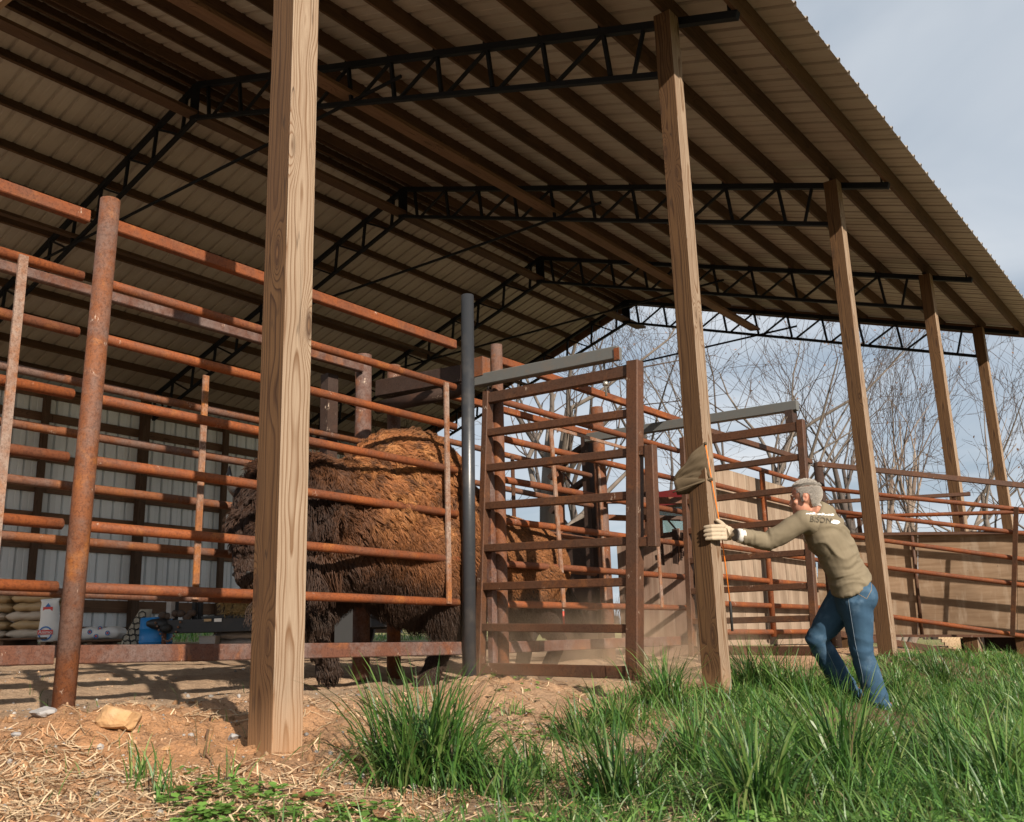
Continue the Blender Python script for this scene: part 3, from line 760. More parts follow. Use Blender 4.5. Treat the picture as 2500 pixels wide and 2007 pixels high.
for x_ in (6.80, 8.4): MB().box((-2.36, x_, 0.0), (-2.29, x_ + 0.07, 2.25)).build('post', RUSTD, lv)

# ------------------------------------------------------------------ loading chute on the right
lc = thing('loading_chute', (0.2, 10.0, 0.4), 'long brown plywood side of a loading chute raised on short posts', 'loading chute')
CA, CB = dict(x=2105), dict(x=2620)
def cz(x, y, D0=12.15, D1=11.35): return at(x, y, D=D0 + (D1 - D0) * (x - 2105) / 515)
xs_ = [1996, 2241, 2484, 2640]
for i in range(3):
    x0, x1 = xs_[i] + 0.6, xs_[i + 1] - 0.6
    q = [cz(x0, 1549), cz(x1, 1550), cz(x1, 1300), cz(x0, 1307)]
    n = Vector(q[1] - q[0]).cross(Vector(q[3] - q[0])).normalized() * 0.02
    MB().add([Vector(p) for p in q] + [Vector(p) - n for p in q], [(0, 1, 2, 3), (7, 6, 5, 4), (0, 4, 5, 1), (1, 5, 6, 2), (2, 6, 7, 3), (3, 7, 4, 0)]).build('plywood_sheet', PLYRAMP, lc, Vector(q[0] + q[2]) / 2)
MB().beam(cz(1996, 1306, 12.12, 11.32), cz(2640, 1298, 12.12, 11.32), 0.05, 0.035).build('top_angle', RUSTD, lc)
MB().beam(cz(1996, 1552, 12.12, 11.32), cz(2640, 1553, 12.12, 11.32), 0.05, 0.03).build('bottom_angle', RUSTD, lc)
MB().cyl(cz(2226, 1302, 12.10, 11.30), cz(2251, 1549, 12.10, 11.30), 0.022, 10).build('latch_rod', RUSTD, lc)
pipe_rail(lc, cz(2066, 1262, 12.20, 11.40), cz(2640, 1246, 12.20, 11.40), 0.024, RUST, 'hand_rail')
sq_rail(lc, cz(2003, 1227, 12.20, 11.40), cz(2369, 1206, 12.20, 11.40), 0.05, 0.045, RUSTD, 'hand_rail')
for a, b in (((2096, 1262), (2101, 1304)), ((2345, 1253), (2351, 1300)), ((2328, 1210), (2336, 1256))):
    MB().beam(cz(*a, 12.20, 11.40), cz(*b, 12.20, 11.40), 0.045, 0.03, (0, 1, 0)).build('upright', RUSTD, lc)
for x_, w in ((2372, 0.17), (2500, 0.17), (2060, 0.15)):
    p = cz(x_, 1555, 12.20, 11.40)
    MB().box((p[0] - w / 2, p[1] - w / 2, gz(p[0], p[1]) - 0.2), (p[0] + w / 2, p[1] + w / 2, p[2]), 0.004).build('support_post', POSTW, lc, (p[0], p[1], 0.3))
MB().box((-0.3, 10.9, 0.1), (0.5, 11.6, 0.44)).build('under_frame', DARKST, lc)
pl = thing('plank_stack', (1.5, 13.0, 0.3), 'pile of pale planks lying on the ground under the loading chute', 'plank pile')
for i in range(6):
    a = at(2290 + 8 * i, 1556 + 8 * i, D=13.6 - 0.12 * i); b = at(2640, 1585 + 11 * i, D=13.0 - 0.1 * i)
    MB().beam(a, b, 0.22, 0.045).build('plank', PLANKW, pl)

# ------------------------------------------------------------------ tractor beyond the alley
REDP = plain('red_cab_paint', (0.16, 0.014, 0.014), 0.4, 0.0, 0.3)
TYRE = plain('tyre_rubber', (0.02, 0.02, 0.02), 0.8)
m, t = mat('tinted_cab_glass'); t.out(t.bsdf((0.26, 0.42, 0.43), 0.04, 0.0, spec=0.9, Alpha=0.42)); GLASS = m
tc = at(1655, 1320, D=13.6); tx, ty = float(tc[0]) + 0.45, float(tc[1]) + 0.3; tg = gz(tx, ty)
tr_ = thing('tractor', (tx, ty, tg), 'tractor with a red cab roof and greenish windows parked behind the alley', 'tractor')
zr0 = float(at(1650, 1232, D=13.2)[2])
MB().box((tx - 0.85, ty - 0.8, zr0), (tx + 0.85, ty + 0.85, zr0 + 0.20), 0.05).build('cab_roof', REDP, tr_)
for sx in (-0.72, 0.66):
    for sy in (-0.68, 0.66): MB().box((tx + sx, ty + sy, 1.1), (tx + sx + 0.06, ty + sy + 0.06, zr0)).build('cab_pillar', DARKST, tr_)
for (x0, y0, x1, y1) in ((-0.66, -0.665, 0.66, -0.655), (-0.66, 0.68, 0.66, 0.69), (0.685, -0.6, 0.695, 0.64), (-0.705, -0.6, -0.695, 0.64)):
    MB().box((tx + x0, ty + y0, 1.25), (tx + x1, ty + y1, zr0 - 0.02)).build('window_pane', GLASS, tr_)
MB().box((tx - 0.75, ty - 0.7, 0.75), (tx + 0.75, ty + 0.7, 1.24), 0.04).build('cab_base', REDP, tr_)
MB().box((tx - 0.42, ty + 0.7, 0.8), (tx + 0.42, ty + 2.2, 1.45), 0.08).build('hood', REDP, tr_)
MB().box((tx - 0.45, ty + 0.0, 1.2), (tx + 0.0, ty + 0.4, 1.75), 0.06).build('seat', DARKST, tr_)
for sx in (-0.95, 0.95):
    for yy, r_ in ((0.0, 0.75), (1.8, 0.45)):
        w = MB().tube([(tx + sx - 0.2, ty + yy, tg + r_), (tx + sx - 0.14, ty + yy, tg + r_), (tx + sx + 0.14, ty + yy, tg + r_), (tx + sx + 0.2, ty + yy, tg + r_)], [r_ * 0.8, r_, r_, r_ * 0.8], 24).build('wheel', TYRE, tr_)
        MB().cyl((tx + sx - 0.21, ty + yy, tg + r_), (tx + sx + 0.21, ty + yy, tg + r_), r_ * 0.5, 18).build('rim', RUSTB, w)

# ------------------------------------------------------------------ feed store at the back
SACKT = plain('tan_feed_sack', (0.42, 0.29, 0.15), 0.45, 0.0, 0.4, 5.0, (0.25, 0.15, 0.08), 0.3)
SACKP = plain('pale_feed_sack', (0.50, 0.42, 0.33), 0.5, 0.0, 0.4, 5.0, (0.30, 0.2, 0.12), 0.4)
SACKW = plain('white_feed_sack', (0.74, 0.74, 0.72), 0.5, 0.0, 0.2, 5.0, (0.5, 0.48, 0.44), 0.3)
SACKG = plain('grey_feed_sack', (0.30, 0.29, 0.29), 0.5, 0.0, 0.3, 5.0)
INKR = plain('red_print', (0.62, 0.06, 0.05), 0.5); INKB = plain('blue_print', (0.03, 0.17, 0.45), 0.5)
BLUEP = plain('blue_barrel_plastic', (0.012, 0.20, 0.52), 0.4, 0.0, 0.25, 4.0)
HAY = plain('hay', (0.34, 0.24, 0.10), 0.9, 0.0, 0.6, 30.0)
GREYBIN = plain('grey_bin', (0.30, 0.29, 0.28), 0.5)
NETW = plain('pale_net_sack', (0.36, 0.32, 0.25), 0.8); NETB = plain('black_net', (0.02, 0.02, 0.02), 0.7)
LOOK = Vector((-0.604, 0.797, 0)); SIDE = Vector((0.797, 0.604, 0)); ZV = Vector((0, 0, 1))
def sack(parent, c, L, Wd, H, m, ax=SIDE, name='sack', seed=0):
    """a filled sack lying flat: pillow with pinched ends"""
    c = Vector(c); ay = ZV.cross(ax).normalized(); rings = []
    for i in range(13):
        s_ = -1 + 2 * i / 12; e = (1 - abs(s_) ** 4.5) ** 0.5; ring = []
        wv = Wd / 2 * (0.80 + 0.2 * e); hv = H / 2 * max(0.10, e) * (1 + 0.10 * math.sin(5 * s_ + seed))
        for k in range(16):
            a = 2 * math.pi * k / 16; ca, sa = math.cos(a), math.sin(a)
            sq_ = lambda v: math.copysign(abs(v) ** 0.7, v)
            ring.append(c + ax * (s_ * L / 2) + ay * (sq_(ca) * wv) + ZV * (sq_(sa) * hv + 0.008 * math.sin(9 * s_ + 3 * a + seed)))
        rings.append(ring)
    return MB().loft(rings).build(name, m, parent, tuple(c))
def pallet(c, L, Wd, label):
    c = Vector(c); ay = ZV.cross(SIDE).normalized()
    p = thing('pallet', c, label, 'pallet', 'wooden pallets by the back wall')
    for i in range(5):
        d = ay * (-Wd / 2 + Wd * i / 4)
        MB().beam(c + d - SIDE * L / 2 + ZV * 0.12, c + d + SIDE * L / 2 + ZV * 0.12, 0.09, 0.018).build('deck_slat', GIRTW, p)
    for s_ in (-1, 0, 1): MB().beam(c + SIDE * (s_ * (L / 2 - 0.05)) - ay * Wd / 2 + ZV * 0.055, c + SIDE * (s_ * (L / 2 - 0.05)) + ay * Wd / 2 + ZV * 0.055, 0.06, 0.11).build('bearer', GIRTW, p)
    return p
DP = 12.6
def base(x, y=1578, D=DP): return Vector(at(x, y, D=D))
def text_mesh(name, body, size, m, parent, c, ax, up, n, off):
    cu = bpy.data.curves.new(name, 'FONT'); cu.body = body; cu.size = size; cu.align_x = 'CENTER'; cu.align_y = 'CENTER'; cu.extrude = 0.001
    o = bpy.data.objects.new(name, cu); COL.objects.link(o)
    dg = bpy.context.evaluated_depsgraph_get(); me = bpy.data.meshes.new_from_object(o.evaluated_get(dg))
    bpy.data.objects.remove(o); bpy.data.curves.remove(cu)
    Mx = Matrix((ax, up, n)).transposed().to_4x4(); Mx.translation = Vector(c) + n * off - wloc(parent)
    me.transform(Mx); me.materials.clear()
    return mesh_obj(name, me, m, parent)
p0 = base(45); p0.z = gz(p0.x, p0.y)
pallet(p0, 1.15, 0.9, 'wooden pallet under the tan feed sacks at the left edge')
zc0 = p0.z + 0.13
for i, (dx, m_, L) in enumerate(((0.0, SACKP, 0.62), (0.04, SACKT, 0.60), (-0.03, SACKP, 0.62), (0.05, SACKT, 0.60), (0.02, SACKT, 0.58))):
    for j, off in enumerate((-0.20, 0.40)):
        c_ = p0 + SIDE * (off + dx - 0.2) + ZV * (0.13 + 0.058 + 0.112 * i)
        s_ = sack(None, c_, L, 0.40, 0.135, m_, SIDE, 'feed_sack', i + 3 * j)
        nm = ('bottom', 'second', 'middle', 'fourth', 'top')[i]; sd_ = ('left', 'right')[j]
        tag(s_, f'tan feed sack lying {"on top" if i == 4 else "in the " + nm + " layer"} of the {sd_} pile by the wall' if i in (1, 3, 4) else f'pale printed feed sack in the {nm} layer of the {sd_} pile by the wall', 'feed sack', 'feed sacks stacked on a pallet')
s_ = sack(None, p0 + SIDE * (-0.62) + ZV * 0.80, 0.60, 0.40, 0.15, SACKT, (SIDE + ZV * 0.25).normalized(), 'feed_sack', 9)
tag(s_, 'tan feed sack tilted on top of the whole pile at the left edge', 'feed sack', 'feed sacks stacked on a pallet')
# upright white sack
c_ = base(117, 1567, DP - 0.35); c_.z += 0.0
ws = thing('feed_sack', c_, 'tall white feed sack with red and blue print standing upright beside the pile', 'feed sack')
rings = []
for i in range(15):
    f_ = i / 14; z_ = 0.53 * f_; wv = (0.125 + 0.012 * math.sin(7 * f_)) * (1 - 0.14 * sstep(0.75, 0.9, f_) + 0.10 * sstep(0.92, 1.0, f_)); dv = 0.085 * (1 - 0.85 * sstep(0.68, 1.0, f_)) + 0.004
    rings.append([c_ + SIDE * (math.copysign(abs(math.cos(a)) ** 0.75, math.cos(a)) * wv + 0.012 * math.sin(5 * f_)) - LOOK * (math.sin(a) * dv) + ZV * (z_ + 0.008 * math.cos(a) * f_) for a in [2 * math.pi * k / 18 for k in range(18)]])
MB().loft(rings).build('bag', SACKW, ws)
def disc(parent, c, r, m, n, off, name='print_roundel', hole=0.0, th=0.002):
    n = Vector(n).normalized(); s1 = n.cross(ZV).normalized(); u1 = s1.cross(n); c = Vector(c) + n * off; k = 20
    o_ = [c + (s1 * math.cos(2 * math.pi * i / k) + u1 * math.sin(2 * math.pi * i / k)) * r for i in range(k)]
    if hole: i_ = [c + (s1 * math.cos(2 * math.pi * i / k) + u1 * math.sin(2 * math.pi * i / k)) * hole for i in range(k)]; return MB().add(o_ + i_, [(i, (i + 1) % k, k + (i + 1) % k, k + i) for i in range(k)]).build(name, m, parent)
    return MB().add(o_, [tuple(range(k))]).build(name, m, parent)
nF = -LOOK
disc(ws, c_ + ZV * 0.10, 0.088, INKB, nF, 0.0935, 'print_ring', 0.070)
MB().beam(c_ + ZV * 0.115 + nF * 0.095 - SIDE * 0.095, c_ + ZV * 0.115 + nF * 0.095 + SIDE * 0.095, 0.003, 0.055).build('print_band', INKR, ws)
text_mesh('print_text', 'Animo', 0.062, SACKW, ws, c_ + ZV * 0.115, SIDE, ZV, nF, 0.098)
for a_ in range(1): 
    k = [c_ + ZV * 0.40 + nF * 0.075 + SIDE * (0.055 * math.cos(q)) + ZV * (0.075 * math.sin(q)) for q in (0, math.pi / 2, math.pi, 3 * math.pi / 2)]
    MB().add(k, [(0, 1, 2, 3)]).build('print_diamond', INKB, ws)
    MB().beam(c_ + ZV * 0.40 + nF * 0.077 - SIDE * 0.06, c_ + ZV * 0.40 + nF * 0.077 + SIDE * 0.06, 0.003, 0.05).build('print_band', INKR, ws)
# pallet and the white sack lying on it
p1_ = base(250, 1582); p1_.z = gz(p1_.x, p1_.y); pallet(p1_, 1.0, 0.8, 'wooden pallet under the white sack lying down')
s_ = sack(None, p1_ + ZV * 0.215 + SIDE * (-0.02), 0.60, 0.36, 0.17, SACKW, SIDE, 'feed_sack', 4)
tag(s_, 'white feed sack with round blue marks lying on a pallet behind the fence post', 'feed sack')
for q, (dx, dz) in enumerate(((-0.10, 0.02), (0.02, 0.06), (0.13, 0.0), (-0.02, -0.035))):
    cc = p1_ + ZV * (0.215 + dz) + SIDE * dx
    disc(s_, cc, 0.030, INKB, nF, 0.192 - abs(dz) * 0.45, 'print_ring', 0.018); disc(s_, cc, 0.014, INKR, nF, 0.193 - abs(dz) * 0.45)
# hexagon-patterned sack leaning, blue barrel, grey bin, grey sack pile
c_ = base(320, 1580, DP - 0.4); c_.z = gz(c_.x, c_.y)
ns = thing('net_sack', c_, 'sack with a black honeycomb pattern leaning against the blue barrel', 'sack')
rings = []
for i in range(12):
    f_ = i / 11; r_ = 0.17 * (1 - 0.55 * f_ ** 1.5); sh = SIDE * (0.16 * f_)
    rings.append([c_ + sh + SIDE * (math.cos(a) * r_) - LOOK * (math.sin(a) * r_ * 0.7) + ZV * (0.52 * f_) for a in [2 * math.pi * k / 14 for k in range(14)]])
MB().loft(rings).build('bag', NETW, ns)
mb = MB()
for r_ in range(7):
    for q in range(3):
        f_ = (r_ + 0.5) / 7.5; rr = 0.17 * (1 - 0.55 * f_ ** 1.5)
        cx_ = (q - 1 + 0.5 * (r_ % 2)) * 0.085
        if abs(cx_) > rr * 0.8: continue
        yy = math.sqrt(max(rr * rr - cx_ * cx_, 0)) * 0.7 + 0.006
        C_ = c_ + SIDE * (0.16 * f_ + cx_) - LOOK * yy + ZV * 0.52 * f_
        hx = [C_ + SIDE * 0.046 * math.cos(math.pi / 6 + math.pi / 3 * k) + ZV * 0.046 * math.sin(math.pi / 6 + math.pi / 3 * k) for k in range(7)]
        mb.tube(hx, 0.0065, 5)
mb.build('honeycomb_print', NETB, ns)
c_ = base(379, 1580, DP - 0.55); c_.z = gz(c_.x, c_.y)
bl = thing('barrel', c_, 'blue plastic barrel standing under the trailer hitch', 'barrel')
mb = MB(); prof = [(0.175, 0), (0.195, 0.02), (0.195, 0.12), (0.20, 0.125), (0.20, 0.14), (0.195, 0.145), (0.195, 0.28), (0.20, 0.285), (0.20, 0.30), (0.195, 0.305), (0.192, 0.42), (0.18, 0.425), (0.175, 0.40), (0.02, 0.39)]
mb.loft([[c_ + Vector((r_ * math.cos(2 * math.pi * k / 28), r_ * math.sin(2 * math.pi * k / 28), z_)) for k in range(28)] for r_, z_ in prof])
mb.build('shell', BLUEP, bl)
c_ = base(511, 1580, DP - 0.6); c_.z = gz(c_.x, c_.y)
gb = thing('bin', c_, 'small grey open bin standing beneath the black trailer', 'bin')
ay = -LOOK; mb = MB()
mb.loft([[c_ + SIDE * sx * w + ay * sy * w + ZV * z_ for sx, sy in ((-1, -1), (1, -1), (1, 1), (-1, 1))] for w, z_ in ((0.085, 0), (0.10, 0.20), (0.105, 0.205), (0.105, 0.215), (0.095, 0.215), (0.085, 0.03))], False)
mb.build('shell', GREYBIN, gb)
for i in range(4):
    c_ = base(590, 1580, DP - 0.3); c_.z = gz(c_.x, c_.y) + 0.05 + 0.085 * i
    s_ = sack(None, c_ + SIDE * (0.03 * (i % 2)), 0.66, 0.4, 0.105, SACKG, SIDE, 'feed_sack', i)
    tag(s_, f'grey sack, {("lowest", "second", "third", "topmost")[i]} of the low pile beneath the black trailer', 'feed sack', 'grey sacks under the trailer')
# trailer
TRB = plain('black_trailer_paint', (0.016, 0.017, 0.019), 0.45, 0.0, 0.4, 6.0, (0.08, 0.06, 0.045), 0.3)
tb = base(420, 1530, DP - 0.7); tzc = float(tb.z)
tl = thing('trailer', (tb.x, tb.y, tzc - 0.35), 'black trailer with stake uprights, a chained hitch and hay on it', 'trailer')
e = tb + SIDE * 3.4
MB().beam(tb - SIDE * 0.10, e, 0.08, 0.155).build('frame_rail', TRB, tl)
MB().beam(tb - SIDE * 0.10 + LOOK * 0.06, e + LOOK * 1.0, 0.08, 0.155).build('frame_rail', TRB, tl)
MB().beam(tb + SIDE * 0.35 + LOOK * 0.5 + ZV * 0.10, e + LOOK * 0.5 + ZV * 0.10, 1.0, 0.03).build('deck', TRB, tl)
cpl = MB(); cpl.loft([[tb - SIDE * d_ + LOOK * (math.cos(a) * w) + ZV * (math.sin(a) * h + dz) for a in [2 * math.pi * k / 12 for k in range(12)]] for d_, w, h, dz in ((0.05, 0.07, 0.08, 0.02), (0.16, 0.06, 0.075, 0.03), (0.25, 0.045, 0.055, 0.04), (0.31, 0.02, 0.03, 0.045))])
cpl.build('coupler', TRB, tl)
MB().ball(tb - SIDE * 0.06 + ZV * (-0.02) - LOOK * 0.04, (0.085, 0.07, 0.055)).build('hitch_bag', NETB, tl)
mb = MB()
for k in range(6): mb.ball(tb + SIDE * (-0.12 + 0.07 * k + random.uniform(-.02, .02)) + ZV * (0.11 + random.uniform(-.02, .05)), (0.07, 0.05, 0.045), None, 8, 5)
mb.build('rag_heap', plain('dark_rag', (0.07, 0.05, 0.04), 0.9), tl)
mb = MB()
for k in range(14):
    f_ = k / 13; mb.ball(tb + SIDE * (0.12 - 0.30 * f_ + 0.0) - LOOK * 0.07 + ZV * (0.03 - 0.26 * math.sin(math.pi * f_) * (1 - 0.3 * f_) + 0.02), (0.019, 0.012, 0.015), None, 6, 4)
tag(mb.build('chain', RUSTB, tl), kind='stuff')
MB().cyl(tb - SIDE * 0.09 + ZV * (-0.45), tb - SIDE * 0.09, 0.028).build('jack_leg', RUSTG, tl)
for x_, h_ in ((428, 0.26), (474, 0.30), (488, 0.28), (546, 0.28), (566, 0.30)):
    q = base(x_, 1512, DP - 0.66); MB().box((q.x - 0.028, q.y - 0.02, q.z - 0.05), (q.x + 0.028, q.y + 0.02, q.z + h_)).build('stake', TRB, tl)
q = base(416, 1500, DP - 0.66); MB().box((q.x - 0.05, q.y - 0.03, q.z - 0.05), (q.x + 0.05, q.y + 0.03, q.z + 0.18)).build('winch_post', GREYBIN, tl)
for x_ in (507, 532): 
    q = base(x_, 1514, DP - 0.745); MB().beam(q - SIDE * 0.045, q + SIDE * 0.045, 0.002, 0.04 if x_ > 520 else 0.03).build('sticker', SACKW if x_ > 520 else SACKT, tl)
m_, t = mat('tyre_on_trailer'); t.out(t.bsdf((0.02, 0.02, 0.02), 0.8))
for s_ in (0.0, 1.1):
    q = tb + SIDE * 2.0 + LOOK * s_; MB().tube([q - LOOK * 0.10 + ZV * -0.08, q + LOOK * 0.10 + ZV * -0.08], 0.30, 20).build('wheel', m_, tl)
def hay_bale(c, dims, label):
    c = Vector(c); b_ = thing('hay_bale', c, label, 'hay')
    L, Wd, H = dims
    V = []; rr = np.random.default_rng(3); n_ = 2600
    pos = np.c_[rr.uniform(-L / 2, L / 2, n_), rr.uniform(-Wd / 2, Wd / 2, n_), rr.uniform(0, H, n_)]
    sidef = rr.integers(0, 3, n_)
    pos[sidef == 0, 1] = -Wd / 2; pos[sidef == 1, 2] = H
    d = rr.normal(0, 1, (n_, 3)); d /= np.linalg.norm(d, axis=1)[:, None]; d *= rr.uniform(0.04, 0.10, n_)[:, None]
    w = np.cross(d, rr.normal(0, 1, (n_, 3))); w = w / np.linalg.norm(w, axis=1)[:, None] * 0.003
    A = np.stack([pos - d - w, pos - d + w, pos + d + w, pos + d - w], 1).reshape(-1, 3)
    R_ = np.array([list(SIDE), list(LOOK), list(ZV)])
    me = np_mesh('hay', A @ R_, np.arange(n_ * 4).reshape(-1, 4), HAY)
    mesh_obj('loose_stalks', me, HAY, b_)
    MB().beam(c - SIDE * (L / 2 - 0.01) + ZV * H / 2, c + SIDE * (L / 2 - 0.01) + ZV * H / 2, Wd - 0.02, H - 0.02).build('core', HAY, b_)
hay_bale(base(640, 1500, DP - 0.45), (0.9, 0.45, 0.20), 'loose hay bale lying on the black trailer deck behind the post')
from mathutils.kdtree import KDTree
# ------------------------------------------------------------------ bodies: shapes fused into one continuous surface
def fuse(name, mb, voxel, m, parent=None, smooth=2, wrinkle=None, origin=None):
    me = mb.mesh(name + '_src'); o = bpy.data.objects.new(name + '_src', me); COL.objects.link(o)
    r = o.modifiers.new('r', 'REMESH'); r.mode = 'VOXEL'; r.voxel_size = voxel; r.use_smooth_shade = True
    if smooth: s_ = o.modifiers.new('s', 'SMOOTH'); s_.factor = 0.5; s_.iterations = smooth
    dg = bpy.context.evaluated_depsgraph_get(); out = bpy.data.meshes.new_from_object(o.evaluated_get(dg))
    bpy.data.objects.remove(o); bpy.data.meshes.remove(me)
    n = len(out.vertices); co = np.empty(n * 3, np.float32); out.vertices.foreach_get('co', co); co = co.reshape(-1, 3)
    no = np.empty(n * 3, np.float32); out.vertices.foreach_get('normal', no); no = no.reshape(-1, 3)
    if wrinkle is not None: co = co + no * wrinkle(co, no)[:, None]
    off = np.array(wloc(parent)) if parent is not None else np.zeros(3)
    out.vertices.foreach_set('co', (co - off).astype(np.float32).ravel()); out.update()
    out.polygons.foreach_set('use_smooth', [True] * len(out.polygons)); out.materials.clear(); out.name = name
    ob = mesh_obj(name, out, m, parent)
    return ob, co, no

def hair(name, P, N, D, L, R, C, m, parent, curl=0.3, npt=5, seed=1, droop=0.25, clump=None):
    """strands of fur as curves: roots P, normals N, lie direction D, length L, root radius R, colour C"""
    n = len(P); rr = np.random.default_rng(seed)
    hc = bpy.data.hair_curves.new(name); hc.add_curves([npt] * n)
    t_ = np.linspace(0, 1, npt)[None, :, None]
    d0 = D / np.maximum(np.linalg.norm(D, axis=1), 1e-6)[:, None]
    side = np.cross(d0, rr.normal(0, 1, (n, 3))); side /= np.maximum(np.linalg.norm(side, axis=1), 1e-6)[:, None]
    amp = (curl * rr.uniform(0.4, 1.2, n) * L)[:, None, None]; ph = rr.uniform(0, 6.28, n)[:, None, None]
    pts = P[:, None, :] + (N * 0.35)[:, None, :] * L[:, None, None] * (t_ - 0.6 * t_ ** 2) + d0[:, None, :] * L[:, None, None] * t_ \
        + side[:, None, :] * amp * (np.sin(ph + t_ * 5.0) - np.sin(ph)) * 0.5 * t_ + np.array([0, 0, -1.0]) * (droop * L[:, None, None] * t_ ** 2)
    if clump is not None:
        nc, amt = clump; ci = rr.choice(n, nc, replace=False); kd = KDTree(nc)
        for q_, i_ in enumerate(ci): kd.insert(P[i_], q_)
        kd.balance(); near = ci[np.array([kd.find(p_)[1] for p_ in P])]
        pts = pts + (pts[near] - pts) * (amt[:, None, None] * t_ ** 1.4)
    off = np.array(wloc(parent)) if parent is not None else np.zeros(3)
    hc.attributes['position'].data.foreach_set('vector', (pts - off).astype(np.float32).ravel())
    ra = hc.attributes.get('radius') or hc.attributes.new('radius', 'FLOAT', 'POINT')
    ra.data.foreach_set('value', (R[:, None] * np.linspace(1, 0.25, npt)[None, :]).astype(np.float32).ravel())
    ca = hc.attributes.new('tint', 'FLOAT_COLOR', 'CURVE'); cc = np.ones((n, 4), np.float32); cc[:, :3] = C
    ca.data.foreach_set('color', cc.ravel())
    hc.materials.append(m)
    o = bpy.data.objects.new(name, hc); COL.objects.link(o)
    if parent is not None: o.parent = parent
    return o
def surf_samples(ob, n, seed=1):
    me = ob.data; me.calc_loop_triangles(); k = len(me.loop_triangles)
    tv = np.empty(k * 3, np.int32); me.loop_triangles.foreach_get('vertices', tv); tv = tv.reshape(-1, 3)
    co = np.empty(len(me.vertices) * 3, np.float32); me.vertices.foreach_get('co', co); co = co.reshape(-1, 3)
    no = np.empty(len(me.vertices) * 3, np.float32); me.vertices.foreach_get('normal', no); no = no.reshape(-1, 3)
    a, b, c = co[tv[:, 0]], co[tv[:, 1]], co[tv[:, 2]]
    ar = np.linalg.norm(np.cross(b - a, c - a), axis=1); rr = np.random.default_rng(seed)
    i = rr.choice(k, n, p=ar / ar.sum()); u, v = rr.random(n), rr.random(n); f = u + v > 1; u[f], v[f] = 1 - u[f], 1 - v[f]
    P = a[i] + (b[i] - a[i]) * u[:, None] + (c[i] - a[i]) * v[:, None]
    N = no[tv[i, 0]]; return P + np.array(wloc(ob)), N
def tint_mat(name, rough=0.6, trans=0.0, spec=0.3, gain=1.0):
    m, t = mat(name); a = t.n('ShaderNodeAttribute', dict(attribute_name='tint')).outputs['Color']
    sh = t.bsdf(a, rough, spec=spec)
    if trans: sh = t.n('ShaderNodeMixShader', i0=trans, i1=sh, i2=t.n('ShaderNodeBsdfTranslucent', Color=a).outputs[0]).outputs[0]
    t.out(sh); return m
FUR = tint_mat('bison_fur', 0.55, 0.0, 0.25)

# ------------------------------------------------------------------ bison
BX = -1.735
bis = thing('bison', (BX, 2.8, 0.2), 'shaggy brown bison walking to the left between the two pipe fences', 'bison')
mb = MB()
def bb(y, z, rx, ry, rz, x=BX, tilt=0.0): mb.ball((x, y, z), (rx, ry, rz), Matrix.Rotation(tilt, 3, 'X'), 20, 14)
bb(2.50, 1.42, 0.34, 0.54, 0.50); bb(2.62, 1.56, 0.26, 0.46, 0.37); bb(2.10, 1.22, 0.37, 0.58, 0.44); bb(2.75, 1.25, 0.36, 0.7, 0.42); bb(2.0, 1.06, 0.30, 0.44, 0.27)
bb(2.55, 1.08, 0.38, 0.55, 0.40); bb(3.05, 1.10, 0.37, 0.62, 0.40); bb(3.05, 1.38, 0.20, 0.55, 0.26, tilt=-0.35); bb(3.55, 1.06, 0.35, 0.60, 0.37); bb(3.85, 1.04, 0.32, 0.42, 0.36); bb(3.62, 1.22, 0.22, 0.5, 0.20, tilt=-0.22)
bb(1.66, 1.28, 0.30, 0.34, 0.34); bb(1.45, 1.24, 0.25, 0.28, 0.33); bb(1.31, 1.08, 0.185, 0.19, 0.27); bb(1.255, 0.93, 0.125, 0.13, 0.15); bb(1.23, 0.865, 0.105, 0.10, 0.085)
bb(1.50, 0.98, 0.17, 0.2, 0.2)
def leg(x, pts, rad): mb.tube([(x, y, z) for y, z in pts], rad, 12)
leg(BX + 0.20, [(2.50, 1.0), (2.66, 0.72), (2.68, 0.52), (2.56, 0.34), (2.50, 0.25)], [0.19, 0.15, 0.085, 0.062, 0.065])
leg(BX - 0.17, [(2.15, 1.0), (1.98, 0.80), (1.80, 0.60), (1.92, 0.44), (1.99, 0.35)], [0.17, 0.12, 0.085, 0.062, 0.06])
leg(BX + 0.19, [(3.75, 1.0), (3.62, 0.76), (3.92, 0.56), (4.02, 0.48), (3.84, 0.27)], [0.24, 0.17, 0.085, 0.065, 0.06])
leg(BX - 0.19, [(3.75, 1.0), (3.85, 0.72), (4.05, 0.52), (4.08, 0.44), (4.02, 0.27)], [0.24, 0.16, 0.085, 0.065, 0.06])
for x, y, z in ((BX + 0.20, 2.465, 0.215), (BX - 0.17, 1.98, 0.32), (BX + 0.19, 3.81, 0.235), (BX - 0.19, 3.99, 0.235)): mb.ball((x, y, z), (0.068, 0.085, 0.05), None, 12, 8)
m_, t = mat('bison_hide')
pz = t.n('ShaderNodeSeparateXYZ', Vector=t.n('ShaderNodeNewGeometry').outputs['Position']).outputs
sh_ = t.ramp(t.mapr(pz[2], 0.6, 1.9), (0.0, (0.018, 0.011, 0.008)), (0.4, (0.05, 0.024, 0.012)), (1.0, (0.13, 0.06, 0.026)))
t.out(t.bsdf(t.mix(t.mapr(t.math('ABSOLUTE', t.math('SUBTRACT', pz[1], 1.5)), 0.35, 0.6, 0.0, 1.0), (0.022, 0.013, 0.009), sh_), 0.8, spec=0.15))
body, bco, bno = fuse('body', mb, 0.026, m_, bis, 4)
HORN = plain('dark_horn', (0.03, 0.025, 0.022), 0.35)
